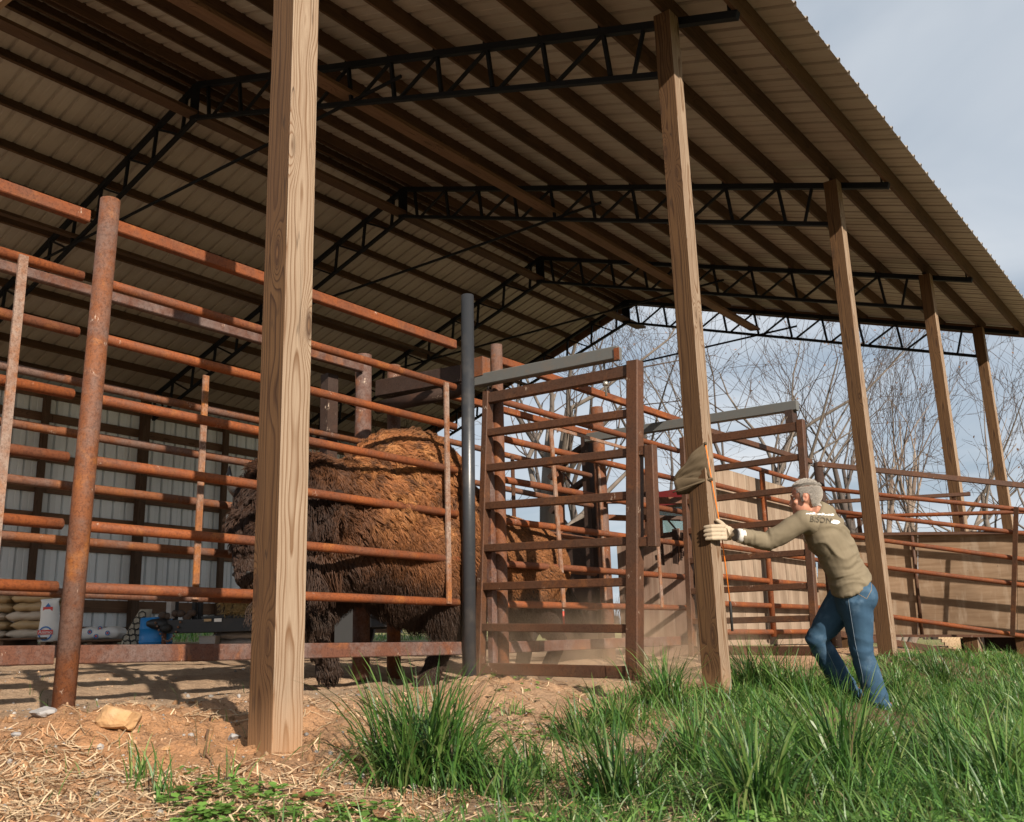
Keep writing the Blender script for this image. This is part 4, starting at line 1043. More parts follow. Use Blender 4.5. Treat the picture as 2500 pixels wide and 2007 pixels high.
for s_ in (-1, 1):
    MB().tube([(BX + s_ * a, y, z) for a, y, z in ((0.20, 1.36, 1.36), (0.28, 1.34, 1.38), (0.33, 1.32, 1.43), (0.345, 1.30, 1.50), (0.33, 1.29, 1.56))], [0.05, 0.045, 0.034, 0.02, 0.005], 12).build('horn', HORN, bis)
    MB().ball((BX + s_ * 0.205, 1.36, 1.18), (0.022, 0.022, 0.02)).build('eye', plain('bison_eye', (0.01, 0.008, 0.006), 0.25), bis)
    MB().ball((BX + s_ * 0.062, 1.158, 0.872), (0.016, 0.012, 0.013)).build('nostril', plain('bison_nose', (0.022, 0.018, 0.016), 0.6, 0, .3, 30.0), bis)
    MB().ball((BX + s_ * 0.30, 1.60, 1.32), (0.06, 0.03, 0.05)).build('ear', m_, bis)
MB().ball((BX, 1.20, 0.872), (0.088, 0.066, 0.052)).build('muzzle_pad', MATS['bison_nose'], bis)
MB().tube([(BX, 4.20, 1.20), (BX + .02, 4.28, 1.12), (BX + .03, 4.31, 0.95), (BX + .05, 4.36, 0.82)], [0.045, 0.04, 0.028, 0.02], 10).build('tail', m_, bis)

P, N = surf_samples(body, 190000, 5)
ok = (N[:, 0] > -0.45) | (P[:, 2] > 1.3); P, N = P[ok], N[ok]
y_, z_ = P[:, 1], P[:, 2]; n = len(P); rr = np.random.default_rng(3)
cl1, cl2_, cl3 = fbm(P, 7.5, 3, 61), fbm(P, 20.0, 2, 71), fbm(P, 2.6, 3, 81)
yw = y_ + 0.22 * cl3 + 0.05 * cl1
head = sstep(1.76, 1.48, yw); mane = sstep(2.02, 1.66, yw + 0.10 * (z_ - 1.3)) * (1 - head)
cape = sstep(1.66, 1.86, yw) * sstep(3.15, 2.85, y_) * sstep(0.95, 1.45, z_ + 0.14 * cl1)
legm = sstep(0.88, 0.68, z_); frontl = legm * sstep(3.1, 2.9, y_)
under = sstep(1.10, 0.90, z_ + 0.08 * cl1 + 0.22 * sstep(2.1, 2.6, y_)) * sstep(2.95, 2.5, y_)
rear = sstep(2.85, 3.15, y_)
C = np.tile(np.array([[0.155, 0.060, 0.021]]), (n, 1))
def blend(C, w, col): return C * (1 - w[:, None]) + np.array(col)[None, :] * w[:, None]
C = blend(C, rear, (0.195, 0.078, 0.026))
C = blend(C, cape, (0.225, 0.086, 0.029))
C = blend(C, cape * sstep(-0.05, 0.40, cl1), (0.31, 0.135, 0.047))
C = blend(C, cape * sstep(-0.05, -0.45, cl2_), (0.10, 0.042, 0.018))
C = blend(C, cape * sstep(1.80, 1.95, z_), (0.115, 0.05, 0.021))
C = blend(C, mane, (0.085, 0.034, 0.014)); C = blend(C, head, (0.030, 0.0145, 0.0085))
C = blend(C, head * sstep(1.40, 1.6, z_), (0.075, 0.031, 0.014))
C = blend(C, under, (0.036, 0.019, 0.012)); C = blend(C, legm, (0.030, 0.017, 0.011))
C = C * (1 + 0.30 * cl2_[:, None]) * rr.uniform(0.7, 1.3, n)[:, None]
L = 0.036 + 0.014 * cape + 0.030 * mane + 0.050 * head * sstep(1.0, 1.2, z_) + 0.055 * frontl * sstep(0.40, 0.6, z_) * (y_ > 2.2) + 0.025 * under - 0.018 * rear - 0.03 * legm * sstep(0.52, 0.40, z_)
L = np.where((z_ < 1.02) & (yw < 1.62) & (y_ > 1.36), 0.20, L)
L = np.where((y_ < 1.33) & (z_ < 1.02), 0.016, L)
L = L * rr.uniform(0.6, 1.25, n) * (1 + 0.3 * cl1)
D = np.zeros((n, 3)); D[:, 1] = 0.55; D[:, 2] = -0.55
D[:, 1] += head * -0.75; D[:, 2] += head * 0.1 * np.where(z_ > 1.45, 5, -1); D[:, 2] -= 0.8 * (legm + under)
D[:, 1] += cape * sstep(1.6, 1.8, z_) * 0.3; D[:, 2] += cape * sstep(1.6, 1.85, z_) * 0.75
wild = (0.22 + 0.42 * cape + 0.40 * mane + 0.32 * head - 0.10 * rear)
nv = np.stack([fbm(P, 13.0, 2, 91), fbm(P, 13.0, 2, 95), fbm(P, 13.0, 2, 99)], 1) * 1.9 + rr.normal(0, 0.22, (n, 3))
D = D + nv * wild[:, None]; D = D - N * np.sum(D * N, axis=1)[:, None] * 0.8 + N * 0.22
R = np.full(n, 0.0024) + 0.0012 * (head + mane)
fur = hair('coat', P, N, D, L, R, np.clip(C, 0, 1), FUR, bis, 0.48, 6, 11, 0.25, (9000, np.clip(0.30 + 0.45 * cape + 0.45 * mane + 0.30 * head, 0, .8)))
tag(fur, kind='stuff')
n = 500; tp = np.c_[BX + 0.05 + rr.normal(0, .012, n), 4.36 + rr.normal(0, .012, n), rr.uniform(0.80, 0.92, n)]
hair('tail_tuft', tp, np.tile([[0, 0.2, 0]], (n, 1)), np.tile([[0.05, 0.45, -1.0]], (n, 1)) + rr.normal(0, .15, (n, 3)), rr.uniform(.15, .28, n), np.full(n, .003), np.tile([[0.02, 0.012, 0.008]], (n, 1)), FUR, bis, 0.1)

# ------------------------------------------------------------------ the man
man = thing('person', (0.85, 4.3, gz(0.85, 4.3)), 'man in olive shirt and blue jeans leaning on the post with a gloved hand', 'person')
def J(x, y, D): return Vector(at(x, y, D=D))
m, t = mat('skin'); co = t.objco(); nn = t.noise(co, 14.0, 4.0, 0.6)
t.out(t.bsdf(t.mix(t.mapr(nn, 0.35, 0.7), (0.47, 0.235, 0.155), (0.36, 0.145, 0.095)), 0.5, spec=0.35)); SKIN = m
def cloth(name, col, col2, sc, extra=None, rough=0.85):
    m, t = mat(name); co = t.objco(); n1 = t.noise(co, 5.0, 5.0, 0.6); wv = t.noise(co, sc, 2.0, 0.5)
    c = t.mix(t.mapr(n1, 0.35, 0.7), col, col2); c = t.mix(t.math('MULTIPLY', t.mapr(wv, 0.35, 0.65), 0.25), c, tuple(v * 0.55 for v in col))
    if extra: c = extra(t, c, co)
    t.out(t.bsdf(c, rough, normal=t.bump(wv, 0.15, 0.001), spec=0.15)); return m
SHIRT = cloth('olive_shirt_cotton', (0.195, 0.160, 0.108), (0.165, 0.135, 0.090), 500.0)
JEANS = cloth('blue_denim', (0.040, 0.086, 0.140), (0.023, 0.052, 0.093), 420.0, lambda t, c, co: t.mix(t.mapr(t.noise(co, 9.0, 4.0, 0.55), 0.52, 0.72, 0.0, 0.55), c, (0.125, 0.195, 0.275)))
GLOVE = cloth('pale_leather_glove', (0.46, 0.385, 0.29), (0.34, 0.265, 0.18), 120.0)
BOOT = cloth('brown_boot_leather', (0.20, 0.08, 0.035), (0.13, 0.05, 0.025), 60.0, None, 0.5)
sole_ = plain('boot_sole', (0.16, 0.11, 0.07), 0.8)

Lsh, Lel, Lwr = J(1962, 1272, 6.50), J(1873, 1322, 6.53), J(1800, 1307, 6.47)
Rsh, Rel, Rwr = J(2026, 1283, 6.86), J(2006, 1342, 7.02), J(1982, 1322, 7.16)
pel = J(2080, 1444, 6.69); Lhip, Rhip = J(2090, 1462, 6.62), J(2066, 1460, 6.78)
Lkn, Lan = J(2104, 1592, 6.60), J(2152, 1742, 6.60)
Rkn, Ran = J(1994, 1560, 6.80), J(2080, 1706, 6.86)
spine = [J(2086, 1455, 6.69), J(2068, 1402, 6.68), J(2042, 1345, 6.67), J(2014, 1296, 6.67), J(1995, 1262, 6.65), J(1984, 1244, 6.63)]
sax = (Rsh - Lsh).normalized()
hdc = J(1966, 1216, 6.62)
RTv, UPv, FWv = Vector(RT), Vector(UP), Vector(FW)
hf = (-RTv * 0.90 + FWv * 0.40 - ZV * 0.20).normalized()          # where the face points
hu = (ZV - hf * ZV.dot(hf) + RTv * 0.04).normalized(); hs = hf.cross(hu).normalized()
Hrot = Matrix((hf, hs, hu)).transposed()                           # local x = face, y = right ear side, z = up
def hp(x, y, z): return hdc + hf * x + hs * y + hu * z
def torso_rings(mb, W_, Dp, grow=0.0, sp_=None):
    rings = []; sp_ = sp_ or spine
    for i, c in enumerate(sp_):
        d = (sp_[min(i + 1, 5)] - sp_[max(i - 1, 0)]).normalized(); a = (sax - d * sax.dot(d)).normalized(); b = d.cross(a)
        rings.append([c + a * math.copysign(abs(math.cos(q)) ** 0.85, math.cos(q)) * (W_[i] + grow) + b * math.copysign(abs(math.sin(q)) ** 0.9, math.sin(q)) * (Dp[i] + grow) for q in [2 * math.pi * k / 24 for k in range(24)]])
    mb.loft(rings)
TW = [0.160, 0.150, 0.160, 0.185, 0.150, 0.075]; TD = [0.115, 0.105, 0.110, 0.120, 0.100, 0.070]
mb = MB(); torso_rings(mb, TW, TD, -0.012)
for a, b, c, r in ((Lsh, Lel, Lwr, (0.055, 0.042, 0.030)), (Rsh, Rel, Rwr, (0.055, 0.042, 0.030))): mb.tube([a, a.lerp(b, .5), b, b.lerp(c, .4), c], [r[0], r[0] * .95, r[1], r[1], r[2]], 12); mb.ball(a, 0.06)
for a, b, c in ((Lhip, Lkn, Lan), (Rhip, Rkn, Ran)): mb.tube([a, a.lerp(b, .5), b, b.lerp(c, .35), c], [0.085, 0.075, 0.055, 0.055, 0.04], 12)
mb.tube([spine[4], J(1984, 1244, 6.63), hp(-0.02, 0, -0.07)], [0.07, 0.06, 0.058], 14)
mb.ball(hp(-0.012, 0, 0.028), (0.098, 0.076, 0.092), Hrot, 24, 16)              # skull
mb.ball(hp(0.030, 0, -0.055), (0.062, 0.056, 0.066), Hrot, 20, 14)              # face and jaw
mb.ball(hp(0.072, 0, -0.092), (0.024, 0.026, 0.022), Hrot)                      # chin
mb.ball(hp(0.082, 0, 0.022), (0.014, 0.042, 0.012), Hrot)                       # brow
mb.tube([hp(0.084, 0, 0.012), hp(0.100, 0, -0.018), hp(0.106, 0, -0.030), hp(0.092, 0, -0.038)], [0.009, 0.011, 0.013, 0.010], 10)   # nose
mb.ball(hp(0.088, 0, -0.058), (0.010, 0.020, 0.006), Hrot); mb.ball(hp(0.086, 0, -0.069), (0.010, 0.018, 0.006), Hrot)          # lips
for s_ in (-1, 1):
    mb.ball(hp(0.062, s_ * 0.044, -0.025), (0.018, 0.016, 0.016), Hrot)
    mb.ball(hp(-0.008, s_ * 0.080, -0.012), (0.020, 0.007, 0.033), Matrix.Rotation(0.0, 3, 'X') @ Hrot)
def face_w(co, no):
    # eye sockets pressed in
    d = np.zeros(len(co))
    for s_ in (-1, 1):
        e = np.array(hp(0.086, s_ * 0.031, 0.004)); d -= 0.010 * np.exp(-np.sum((co - e) ** 2, 1) / 0.013 ** 2)
        e = np.array(hp(-0.006, s_ * 0.088, -0.012)); d -= 0.007 * np.exp(-np.sum((co - e) ** 2, 1) / 0.010 ** 2)
    e = np.array(hp(0.095, 0, -0.0635)); d -= 0.004 * np.exp(-((co - e) @ np.array(hu)) ** 2 / 0.003 ** 2) * np.exp(-np.sum((co - e) ** 2, 1) / 0.02 ** 2)
    return d
pbody, pco, pno = fuse('body', mb, 0.0058, SKIN, man, 2, face_w)
eyew = plain('eye_white', (0.45, 0.42, 0.38), 0.4); eyed = plain('eye_iris', (0.03, 0.025, 0.02), 0.15)
for s_ in (-1, 1):
    ey = MB().ball(hp(0.0665, s_ * 0.031, 0.002), 0.0105).build('eye', eyew, man)
    MB().ball(hp(0.0752, s_ * 0.032, 0.002), (0.004, 0.005, 0.005), Hrot).build('iris', eyed, ey)
    MB().tube([hp(0.085, s_ * 0.014, 0.021), hp(0.088, s_ * 0.032, 0.026), hp(0.074, s_ * 0.052, 0.020)], [0.004, 0.005, 0.003], 8).build('eyebrow', plain('grey_brow', (0.20, 0.17, 0.14), 0.8), man)
# hair
HAIR = tint_mat('grey_hair', 0.5, 0.0, 0.4)
loc_ = (pco - np.array(hdc)); lx, ly, lz = loc_ @ np.array(hf), loc_ @ np.array(hs), loc_ @ np.array(hu)
Pn, Nn = surf_samples(pbody, 420000, 8)
q = Pn - np.array(hdc); lx, ly, lz = q @ np.array(hf), q @ np.array(hs), q @ np.array(hu)
hl = np.where(lx > 0.045, 0.060 + 0.2 * np.maximum(lx - 0.075, 0), np.where(lx > 0.012, 0.035, np.where(lx > -0.035, 0.018, -0.060)))
keep = (np.linalg.norm(q, axis=1) < 0.14) & (lz > hl) & (np.abs(ly) < 0.09) & ~((np.abs(ly) > 0.074) & (np.abs(lx + 0.008) < 0.024) & (lz < 0.024))
keep |= (np.linalg.norm(q, axis=1) < 0.13) & (np.abs(lx - 0.016) < 0.009) & (lz > -0.025) & (lz < 0.04) & (np.abs(ly) > 0.05)
Ph, Nh = Pn[keep], Nn[keep]; q = q[keep]; nh = len(Ph)
lx, ly, lz = q @ np.array(hf), q @ np.array(hs), q @ np.array(hu)
Dh = np.outer(np.where(lz > 0.085, 0.35, -0.55), np.array(hf)) + np.outer(np.where(lz > 0.07, 0.0, -0.5), np.array(hu)) + Nh * 0.25 + rr.normal(0, .10, (nh, 3))
tone = np.clip(rr.normal(0.42, 0.07, nh) + 0.08 * sstep(0.05, -0.03, lz), 0.12, 0.85)
Ch = np.stack([tone, tone * 0.92, tone * 0.82], 1)
hair('hair', Ph, Nh, Dh, np.where(lz > 0.07, 0.015, 0.009) * rr.uniform(.8, 1.2, nh), np.full(nh, 0.0013), Ch, HAIR, man, 0.04, 4, 4, 0.05)

# shirt
dsp = (spine[0] - spine[2]).normalized()
mb = MB(); torso_rings(mb, TW, TD, 0.006, [spine[1] + dsp * 0.005] + [spine[1].lerp(spine[2], .35)] + spine[2:])
for a, b, c, rw in ((Lsh, Lel, Lwr, 0.044), (Rsh, Rel, Rwr, 0.044)):
    a2 = a.lerp(spine[3], 0.25)
    mb.tube([a2, a, a.lerp(b, .35), a.lerp(b, .7), b, b.lerp(c, .3), b.lerp(c, .65), b.lerp(c, .93)], [0.085, 0.076, 0.070, 0.064, 0.058, 0.058, 0.052, rw], 16)
    mb.ball(a, 0.075)
dsp = (spine[0] - spine[2]).normalized()
hem = spine[0] + dsp * 0.045; a_ = (sax - dsp * sax.dot(dsp)).normalized(); b_ = dsp.cross(a_)
r0_ = lambda c, w, d: [c + a_ * math.cos(q) * w + b_ * math.sin(q) * d for q in [2 * math.pi * k / 24 for k in range(24)]]
mb.loft([r0_(spine[1] - dsp * 0.05, 0.158, 0.116), r0_(spine[1] + dsp * 0.02, 0.168, 0.128), r0_(spine[1] + dsp * 0.085, 0.178, 0.142)])
ax_spine = np.array((spine[3] - spine[0]).normalized()); armd = np.array((Lel - Lwr).normalized())
def shirt_w(co, no):
    s1 = co @ ax_spine; side_ = co @ np.array(sax)
    # folds pulled from the left armpit towards the back hem, bunched rings on the sleeves
    q = co - np.array(Lsh); rad = np.linalg.norm(q, axis=1)
    armw = np.exp(-(np.minimum(np.linalg.norm(np.cross(co - np.array(Lel), armd), axis=1), 9) / 0.09) ** 2) * sstep(0.16, 0.24, rad)
    dep = co @ np.cross(ax_spine, np.array(sax)); wv = fbm(co, 4.5, 2, 13)
    rg = lambda Q, s_: np.clip(1 - 3.2 * np.abs(fbm(Q, 1.0, 3, s_)), -0.6, 1)
    fold = rg(np.c_[(s1 + 0.55 * side_) * 15 + 1.5 * wv, side_ * 3.0 - s1 * 1.2, dep * 3.0], 13) * sstep(0.06, 0.20, rad) * (1 - armw)
    al = co @ armd; ring = rg(np.c_[al * 26 + 1.6 * wv, (co @ np.array(UPv)) * 7, (co @ np.array(FWv)) * 7], 17) * armw
    return 0.0135 * fold * (0.45 + np.abs(fbm(co, 3, 2, 23)) * 1.4) + 0.011 * ring * (0.5 + np.abs(fbm(co, 7, 2, 24)) * 1.5) + 0.005 * fbm(co, 8, 3, 29)
shirt, sco, sno = fuse('shirt', mb, 0.0085, SHIRT, man, 3, shirt_w)
# print across the upper back
dg = bpy.context.evaluated_depsgraph_get()
bvh = BVHTree.FromPolygons([Vector(c) for c in sco], [tuple(p.vertices) for p in shirt.data.polygons])
INK1 = plain('dark_shirt_print', (0.075, 0.062, 0.042), 0.8); INK2 = plain('white_shirt_print', (0.66, 0.64, 0.60), 0.8)
def on_back(name, polys, m, c2, sx, rot=0.0):
    """flat print in (u, v) metres laid onto the shirt; polys = list of (verts, faces)"""
    u_ = (RTv * math.cos(rot) - UPv * math.sin(rot)); v_ = (UPv * math.cos(rot) + RTv * math.sin(rot))
    mbp = MB(); o0 = Vector(at(*c2, D=6.0))
    for vs, fs in polys:
        out = []
        for (a, b) in vs:
            src = o0 + u_ * a * sx + v_ * b * sx; d = (src - Vector(CAM)).normalized()
            h = bvh.ray_cast(src, d, 2.0)
            out.append((h[0] + h[1].normalized() * (0.005 if h[1].dot(d) < 0 else -0.005)) if h[0] is not None else src + d * 0.6)
        mbp.add(out, fs)
    return mbp.build(name, m, shirt)
def glyphs(body, size):
    cu = bpy.data.curves.new('g', 'FONT'); cu.body = body; cu.size = size; cu.align_x = 'CENTER'; cu.align_y = 'CENTER'; cu.resolution_u = 3
    o = bpy.data.objects.new('g', cu); COL.objects.link(o); d_ = bpy.context.evaluated_depsgraph_get()
    me = bpy.data.meshes.new_from_object(o.evaluated_get(d_)); bpy.data.objects.remove(o); bpy.data.curves.remove(cu)
    r = ([(v.co.x, v.co.y) for v in me.vertices], [tuple(p.vertices) for p in me.polygons]); bpy.data.meshes.remove(me); return r
on_back('print_lettering', [glyphs('BISON', 0.050)], INK1, (2003, 1270), 0.95, 0.10)
wav = []
for k in range(9):
    u0 = -0.085 + 0.019 * k; h0 = 0.006 + 0.004 * (k % 3)
    wav.append(([(u0, -0.002), (u0 + 0.020, 0.001), (u0 + 0.021, 0.003 + h0 * 0.6), (u0 + 0.006, h0)], [(0, 1, 2, 3)]))
on_back('print_script', wav, INK2, (2000, 1258), 1.0, 0.06)
emb = [([(0.022 * math.cos(q) * (1 + .25 * math.cos(3 * q)), 0.018 * math.sin(q) * (1 + .3 * math.cos(2 * q))) for q in [2 * math.pi * k / 14 for k in range(14)]], [tuple(range(14))]),
       ([(-0.034, -0.012), (-0.015, -0.006), (-0.017, 0.006), (-0.030, 0.004)], [(0, 1, 2, 3)])]
on_back('print_emblem', emb, INK2, (2039, 1275), 1.0, 0.1)

# jeans
mb = MB()
mb.loft([r0_(spine[1] + dsp * 0.02, 0.152, 0.113), r0_(spine[1] + dsp * 0.09, 0.162, 0.124), r0_(spine[0] + dsp * 0.05, 0.172, 0.136), r0_(pel + dsp * 0.10, 0.160, 0.128)])
bk = (FWv * -0.2 + RTv * 0.95 + ZV * 0.1).normalized()
mb.ball(Lhip + bk * 0.040 + ZV * 0.015, (0.105, 0.105, 0.118)); mb.ball(Rhip + bk * 0.04 + ZV * 0.02, (0.10, 0.10, 0.112))
for a, b, c, w in ((Lhip, Lkn, Lan, 1.0), (Rhip, Rkn, Ran, 1.06)):
    dn = (c - b).normalized(); mb.tube([a, a.lerp(b, .35), a.lerp(b, .75), b, b.lerp(c, .25), b.lerp(c, .6), b.lerp(c, .9), c + dn * 0.045], [0.112 * w, 0.102 * w, 0.084 * w, 0.077 * w, 0.076 * w, 0.075 * w, 0.078 * w, 0.084 * w], 18)
def jean_w(co, no):
    wr = np.zeros(len(co))
    for c_, r_, f_ in ((Lhip, 0.11, 80), (Rhip, 0.11, 85), (Rkn, 0.10, 60), (Lkn, 0.12, 70), (Lan, 0.16, 90), (Ran, 0.16, 95)):
        q = co - np.array(c_); Q = np.c_[q[:, 2] * f_ * 0.20 + q[:, 0] * 6, q[:, 0] * 4, q[:, 1] * 4]
        wr += np.exp(-np.sum(q * q, 1) / r_ ** 2) * np.clip(1 - 3.2 * np.abs(fbm(Q, 1.0, 3, 33)), -.6, 1)
    return 0.0095 * wr + 0.007 * fbm(co, 6, 3, 39)
jeans, jco, jno = fuse('jeans', mb, 0.0095, JEANS, man, 3, jean_w)
bvj = BVHTree.FromPolygons([Vector(c) for c in jco], [tuple(p.vertices) for p in jeans.data.polygons])
STITCH = plain('pale_stitching', (0.17, 0.22, 0.27), 0.8); STITCHO = plain('tan_stitching', (0.30, 0.20, 0.10), 0.8)
def seam(name, pix, r, m, D0=6.0):
    pts = []
    for i in range(len(pix) - 1):
        for k in range(6):
            f_ = k / 6; x = pix[i][0] * (1 - f_) + pix[i + 1][0] * f_; y = pix[i][1] * (1 - f_) + pix[i + 1][1] * f_
            s0 = Vector(at(x, y, D=D0)); d = (s0 - Vector(CAM)).normalized(); h = bvj.ray_cast(s0, d, 2)
            if h[0] is not None: pts.append(h[0] - d * r * 0.4)
    if len(pts) > 2: MB().tube(pts, r, 5).build(name, m, jeans)
seam('side_seam', [(2066, 1412), (2072, 1470), (2088, 1570), (2106, 1650), (2112, 1738)], 0.0018, STITCH)
seam('inner_seam', [(2020, 1590), (2058, 1670), (2078, 1715)], 0.0018, STITCH)
seam('pocket_seam', [(2084, 1418), (2088, 1446), (2116, 1462), (2128, 1440), (2126, 1408)], 0.0016, STITCHO)
seam('waistband_seam', [(2036, 1436), (2066, 1416), (2100, 1406), (2126, 1404)], 0.0018, STITCHO)
# boots
for c, toe, nm in ((Ran, (-RTv * 0.92 - ZV * 0.28 + FWv * 0.1), 0), (Lan, (-RTv * 0.75 + FWv * 0.5 - ZV * 0.1), 1)):
    f_ = (toe - ZV * toe.dot(ZV) * 0.6).normalized(); s_ = f_.cross(ZV).normalized(); u_ = s_.cross(f_)
    b0 = c - ZV * 0.055
    mb = MB(); mb.loft([[b0 + f_ * x + s_ * math.cos(q) * w + u_ * (math.sin(q) * h + z) for q in [2 * math.pi * k / 16 for k in range(16)]] for x, w, h, z in ((-0.075, 0.02, 0.03, 0.0), (-0.06, 0.04, 0.05, 0.01), (0.0, 0.045, 0.062, 0.02), (0.07, 0.046, 0.05, 0.005), (0.14, 0.050, 0.038, -0.010), (0.19, 0.042, 0.030, -0.016), (0.215, 0.016, 0.014, -0.020))])
    mb.tube([b0 + u_ * 0.01 - f_ * 0.015, b0 + u_ * 0.13 - f_ * 0.02], [0.052, 0.055], 14)
    bt, _, _ = fuse('boot', mb, 0.009, BOOT, man, 2)
    MB().loft([[b0 + f_ * x + s_ * math.cos(q) * w + u_ * (-0.042 + dz) for x, w, q in [(0.07 + 0.15 * math.cos(q), 0.052 * (1 + 0.12 * math.cos(q)), q) for q in [2 * math.pi * k / 20 for k in range(20)]]] for dz in (-0.012, 0.010)]).build('sole', sole_, bt)
# glove on the post
mb = MB()
zoff = [0.042, 0.015, -0.012, -0.037]; pz0 = float(at(1760, 1303, X=0.03)[2])
wr = Lwr
kn = [Vector((0.052, 3.690 - 0.004 * i, pz0 + z + 0.004)) for i, z in enumerate(zoff)]
for i, (k_, z) in enumerate(zip(kn, zoff)):
    L_ = (0.95, 1.0, 1.0, 0.85)[i]
    c1 = Vector((0.048, 3.622, pz0 + z)); c2 = Vector((0.018, 3.573, pz0 + z - 0.002)); c3 = Vector((0.018 - 0.050 * L_, 3.570, pz0 + z - 0.004))
    mb.tube([k_ + Vector((0.0, 0.05, 0.0)), k_, c1, c2, c2.lerp(c3, .6), c3, c3 - Vector((0.008, 0, 0))], [0.015, 0.0155, 0.0150, 0.0140, 0.0128, 0.0105, 0.005], 12)
mb.loft([[c + Vector((math.cos(q) * tx_, 0, math.sin(q) * hz)) for q in [2 * math.pi * k / 16 for k in range(16)]] for c, tx_, hz in ((Vector((0.040, 3.655, pz0 + 0.004)), 0.016, 0.050), (Vector((0.048, 3.70, pz0 + 0.003)), 0.022, 0.051), (Vector((0.075, 3.735, pz0 + 0.002)), 0.026, 0.048))])
mb.tube([Vector((0.06, 3.70, pz0 + 0.0)), Vector((0.078, 3.735, pz0 + 0.002)), wr.lerp(Lel, 0.06)], [0.040, 0.036, 0.032], 14)
mb.tube([Vector((0.055, 3.715, pz0 + 0.035)), Vector((0.034, 3.70, pz0 + 0.068)), Vector((0.022, 3.672, pz0 + 0.086)), Vector((0.018, 3.650, pz0 + 0.092))], [0.021, 0.018, 0.015, 0.009], 12)
glove, _, _ = fuse('glove', mb, 0.0042, GLOVE, man, 1, lambda co, no: 0.0018 * fbm(co, 40, 3, 3))
cuff_a, cuff_b = wr.lerp(Lel, -0.02), wr.lerp(Lel, 0.22)
MB().tube([cuff_a, cuff_a.lerp(cuff_b, .2), cuff_a.lerp(cuff_b, .8), cuff_b], [0.036, 0.047, 0.049, 0.040], 18).build('glove_cuff', plain('white_cuff', (0.62, 0.59, 0.55), 0.9, 0, .3, 60.0), man)
MB().tube([cuff_a.lerp(cuff_b, -0.28), cuff_a.lerp(cuff_b, -0.14)], [0.042, 0.043], 18).build('wrist_band', plain('dark_wristband', (0.04, 0.035, 0.035), 0.7), man)
# right hand, closed, behind the body
mb = MB(); d_ = (Rwr - Rel).normalized(); mb.ball(Rwr + d_ * 0.055, (0.04, 0.04, 0.045))
for i in range(4):
    k_ = Rwr + d_ * 0.09 + ZV * (0.03 - 0.02 * i); mb.tube([k_ - d_ * 0.04, k_, k_ + d_ * 0.02 + FWv * 0.02, k_ + FWv * 0.04], [0.013, 0.013, 0.012, 0.009], 8)
mb.tube([Rwr + d_ * 0.03, Rwr + d_ * 0.06 + ZV * 0.045, Rwr + d_ * 0.09 + ZV * 0.05], [0.016, 0.014, 0.009], 8); mb.tube([Rwr - d_ * 0.02, Rwr + d_ * 0.05], [0.032, 0.035], 10)
fuse('glove', mb, 0.005, GLOVE, man, 1)

# sorting flag: orange rod, black grip, tan cloth
fl = thing('sorting_flag', at(1760, 1280, X=0.012), 'tan cloth flag on a thin orange rod with black grip held against the post', 'flag')
fp = lambda x, y, Xp=0.012: Vector(at(x, y, X=Xp))
A, B, Cc, Dd = fp(1722, 1083, 0.013), fp(1737, 1170, 0.013), fp(1761, 1300, 0.014), fp(1782, 1468, 0.02)
MB().tube([A, B, Cc, Dd], 0.0042, 8).build('rod', plain('orange_rod', (0.75, 0.20, 0.02), 0.4), fl)
MB().tube([Dd, fp(1783, 1475, 0.02), fp(1788, 1541, 0.022)], [0.006, 0.0095, 0.0085], 10).build('grip', plain('black_grip', (0.02, 0.02, 0.02), 0.7), fl)
FLAG = cloth('tan_flag_cloth', (0.095, 0.070, 0.043), (0.062, 0.045, 0.027), 300.0)
tip = Vector(at(1646, 1203, Y=3.46)); vs, fs = [], []; NU, NV = 18, 14
hoist = lambda v: A.lerp(B, v)
for i in range(NU):
    u = i / (NU - 1)
    for j in range(NV):
        v = j / (NV - 1); top = A.lerp(tip + Vector((0.01, 0, 0.085)), u); bot = B.lerp(tip + Vector((0.01, 0, 0.083)), u)
        p = top.lerp(bot, v) + Vector((0, -1, 0)) * (0.060 * math.sin(v * 4.2 + u * 2.6) * (1.12 - u) * min(1, 3 * u) + 0.020 * math.sin(10 * u + 5 * v) * u + 0.010 * math.sin(23 * v + 7 * u)) + Vector((0, -0.02, 0)) * (1 if v < .999 else 1)
        vs.append(p)
for i in range(NU - 1):
    for j in range(NV - 1): fs.append((i * NV + j, (i + 1) * NV + j, (i + 1) * NV + j + 1, i * NV + j + 1))
o2 = len(vs)
L1 = tip + Vector((0.01, 0, 0.085))
for i in range(12):
    u = i / 11; a_ = L1.lerp(B, u) + Vector((0, -0.02 - 0.03 * math.sin(3.1 * u), 0)); b2 = (tip + Vector((0.0, 0.02, -0.01))).lerp(B, u) + Vector((0, 0.085 * math.sin(3.1 * u) + 0.02, -0.012 * math.sin(3.1 * u)))
    for v in (0, .33, .67, 1.0): vs.append(a_.lerp(b2, v) + Vector((0, 0, -.010 * math.sin(3.1 * v))))
for i in range(11):
    for j in range(3): fs.append((o2 + i * 4 + j, o2 + i * 4 + 4 + j, o2 + i * 4 + 5 + j, o2 + i * 4 + j + 1))
fo = MB().add(vs, fs, True).build('cloth', FLAG, fl); sm = fo.modifiers.new('thick', 'SOLIDIFY'); sm.thickness = 0.003
MB().tube([B + Vector((0.006, -0.012, 0.004)), B.lerp(tip, 0.35) + Vector((0, -0.03, 0.0)), B.lerp(tip, 0.75) + Vector((0, -0.03, 0)), tip + Vector((0, -0.02, 0))], [0.008, 0.007, 0.006, 0.005], 6).build('hem', FLAG, fl)
MB().ball(A, 0.012).build('knot', FLAG, fl); MB().ball(B, (0.012, 0.012, 0.012)).build('knot', FLAG, fl)
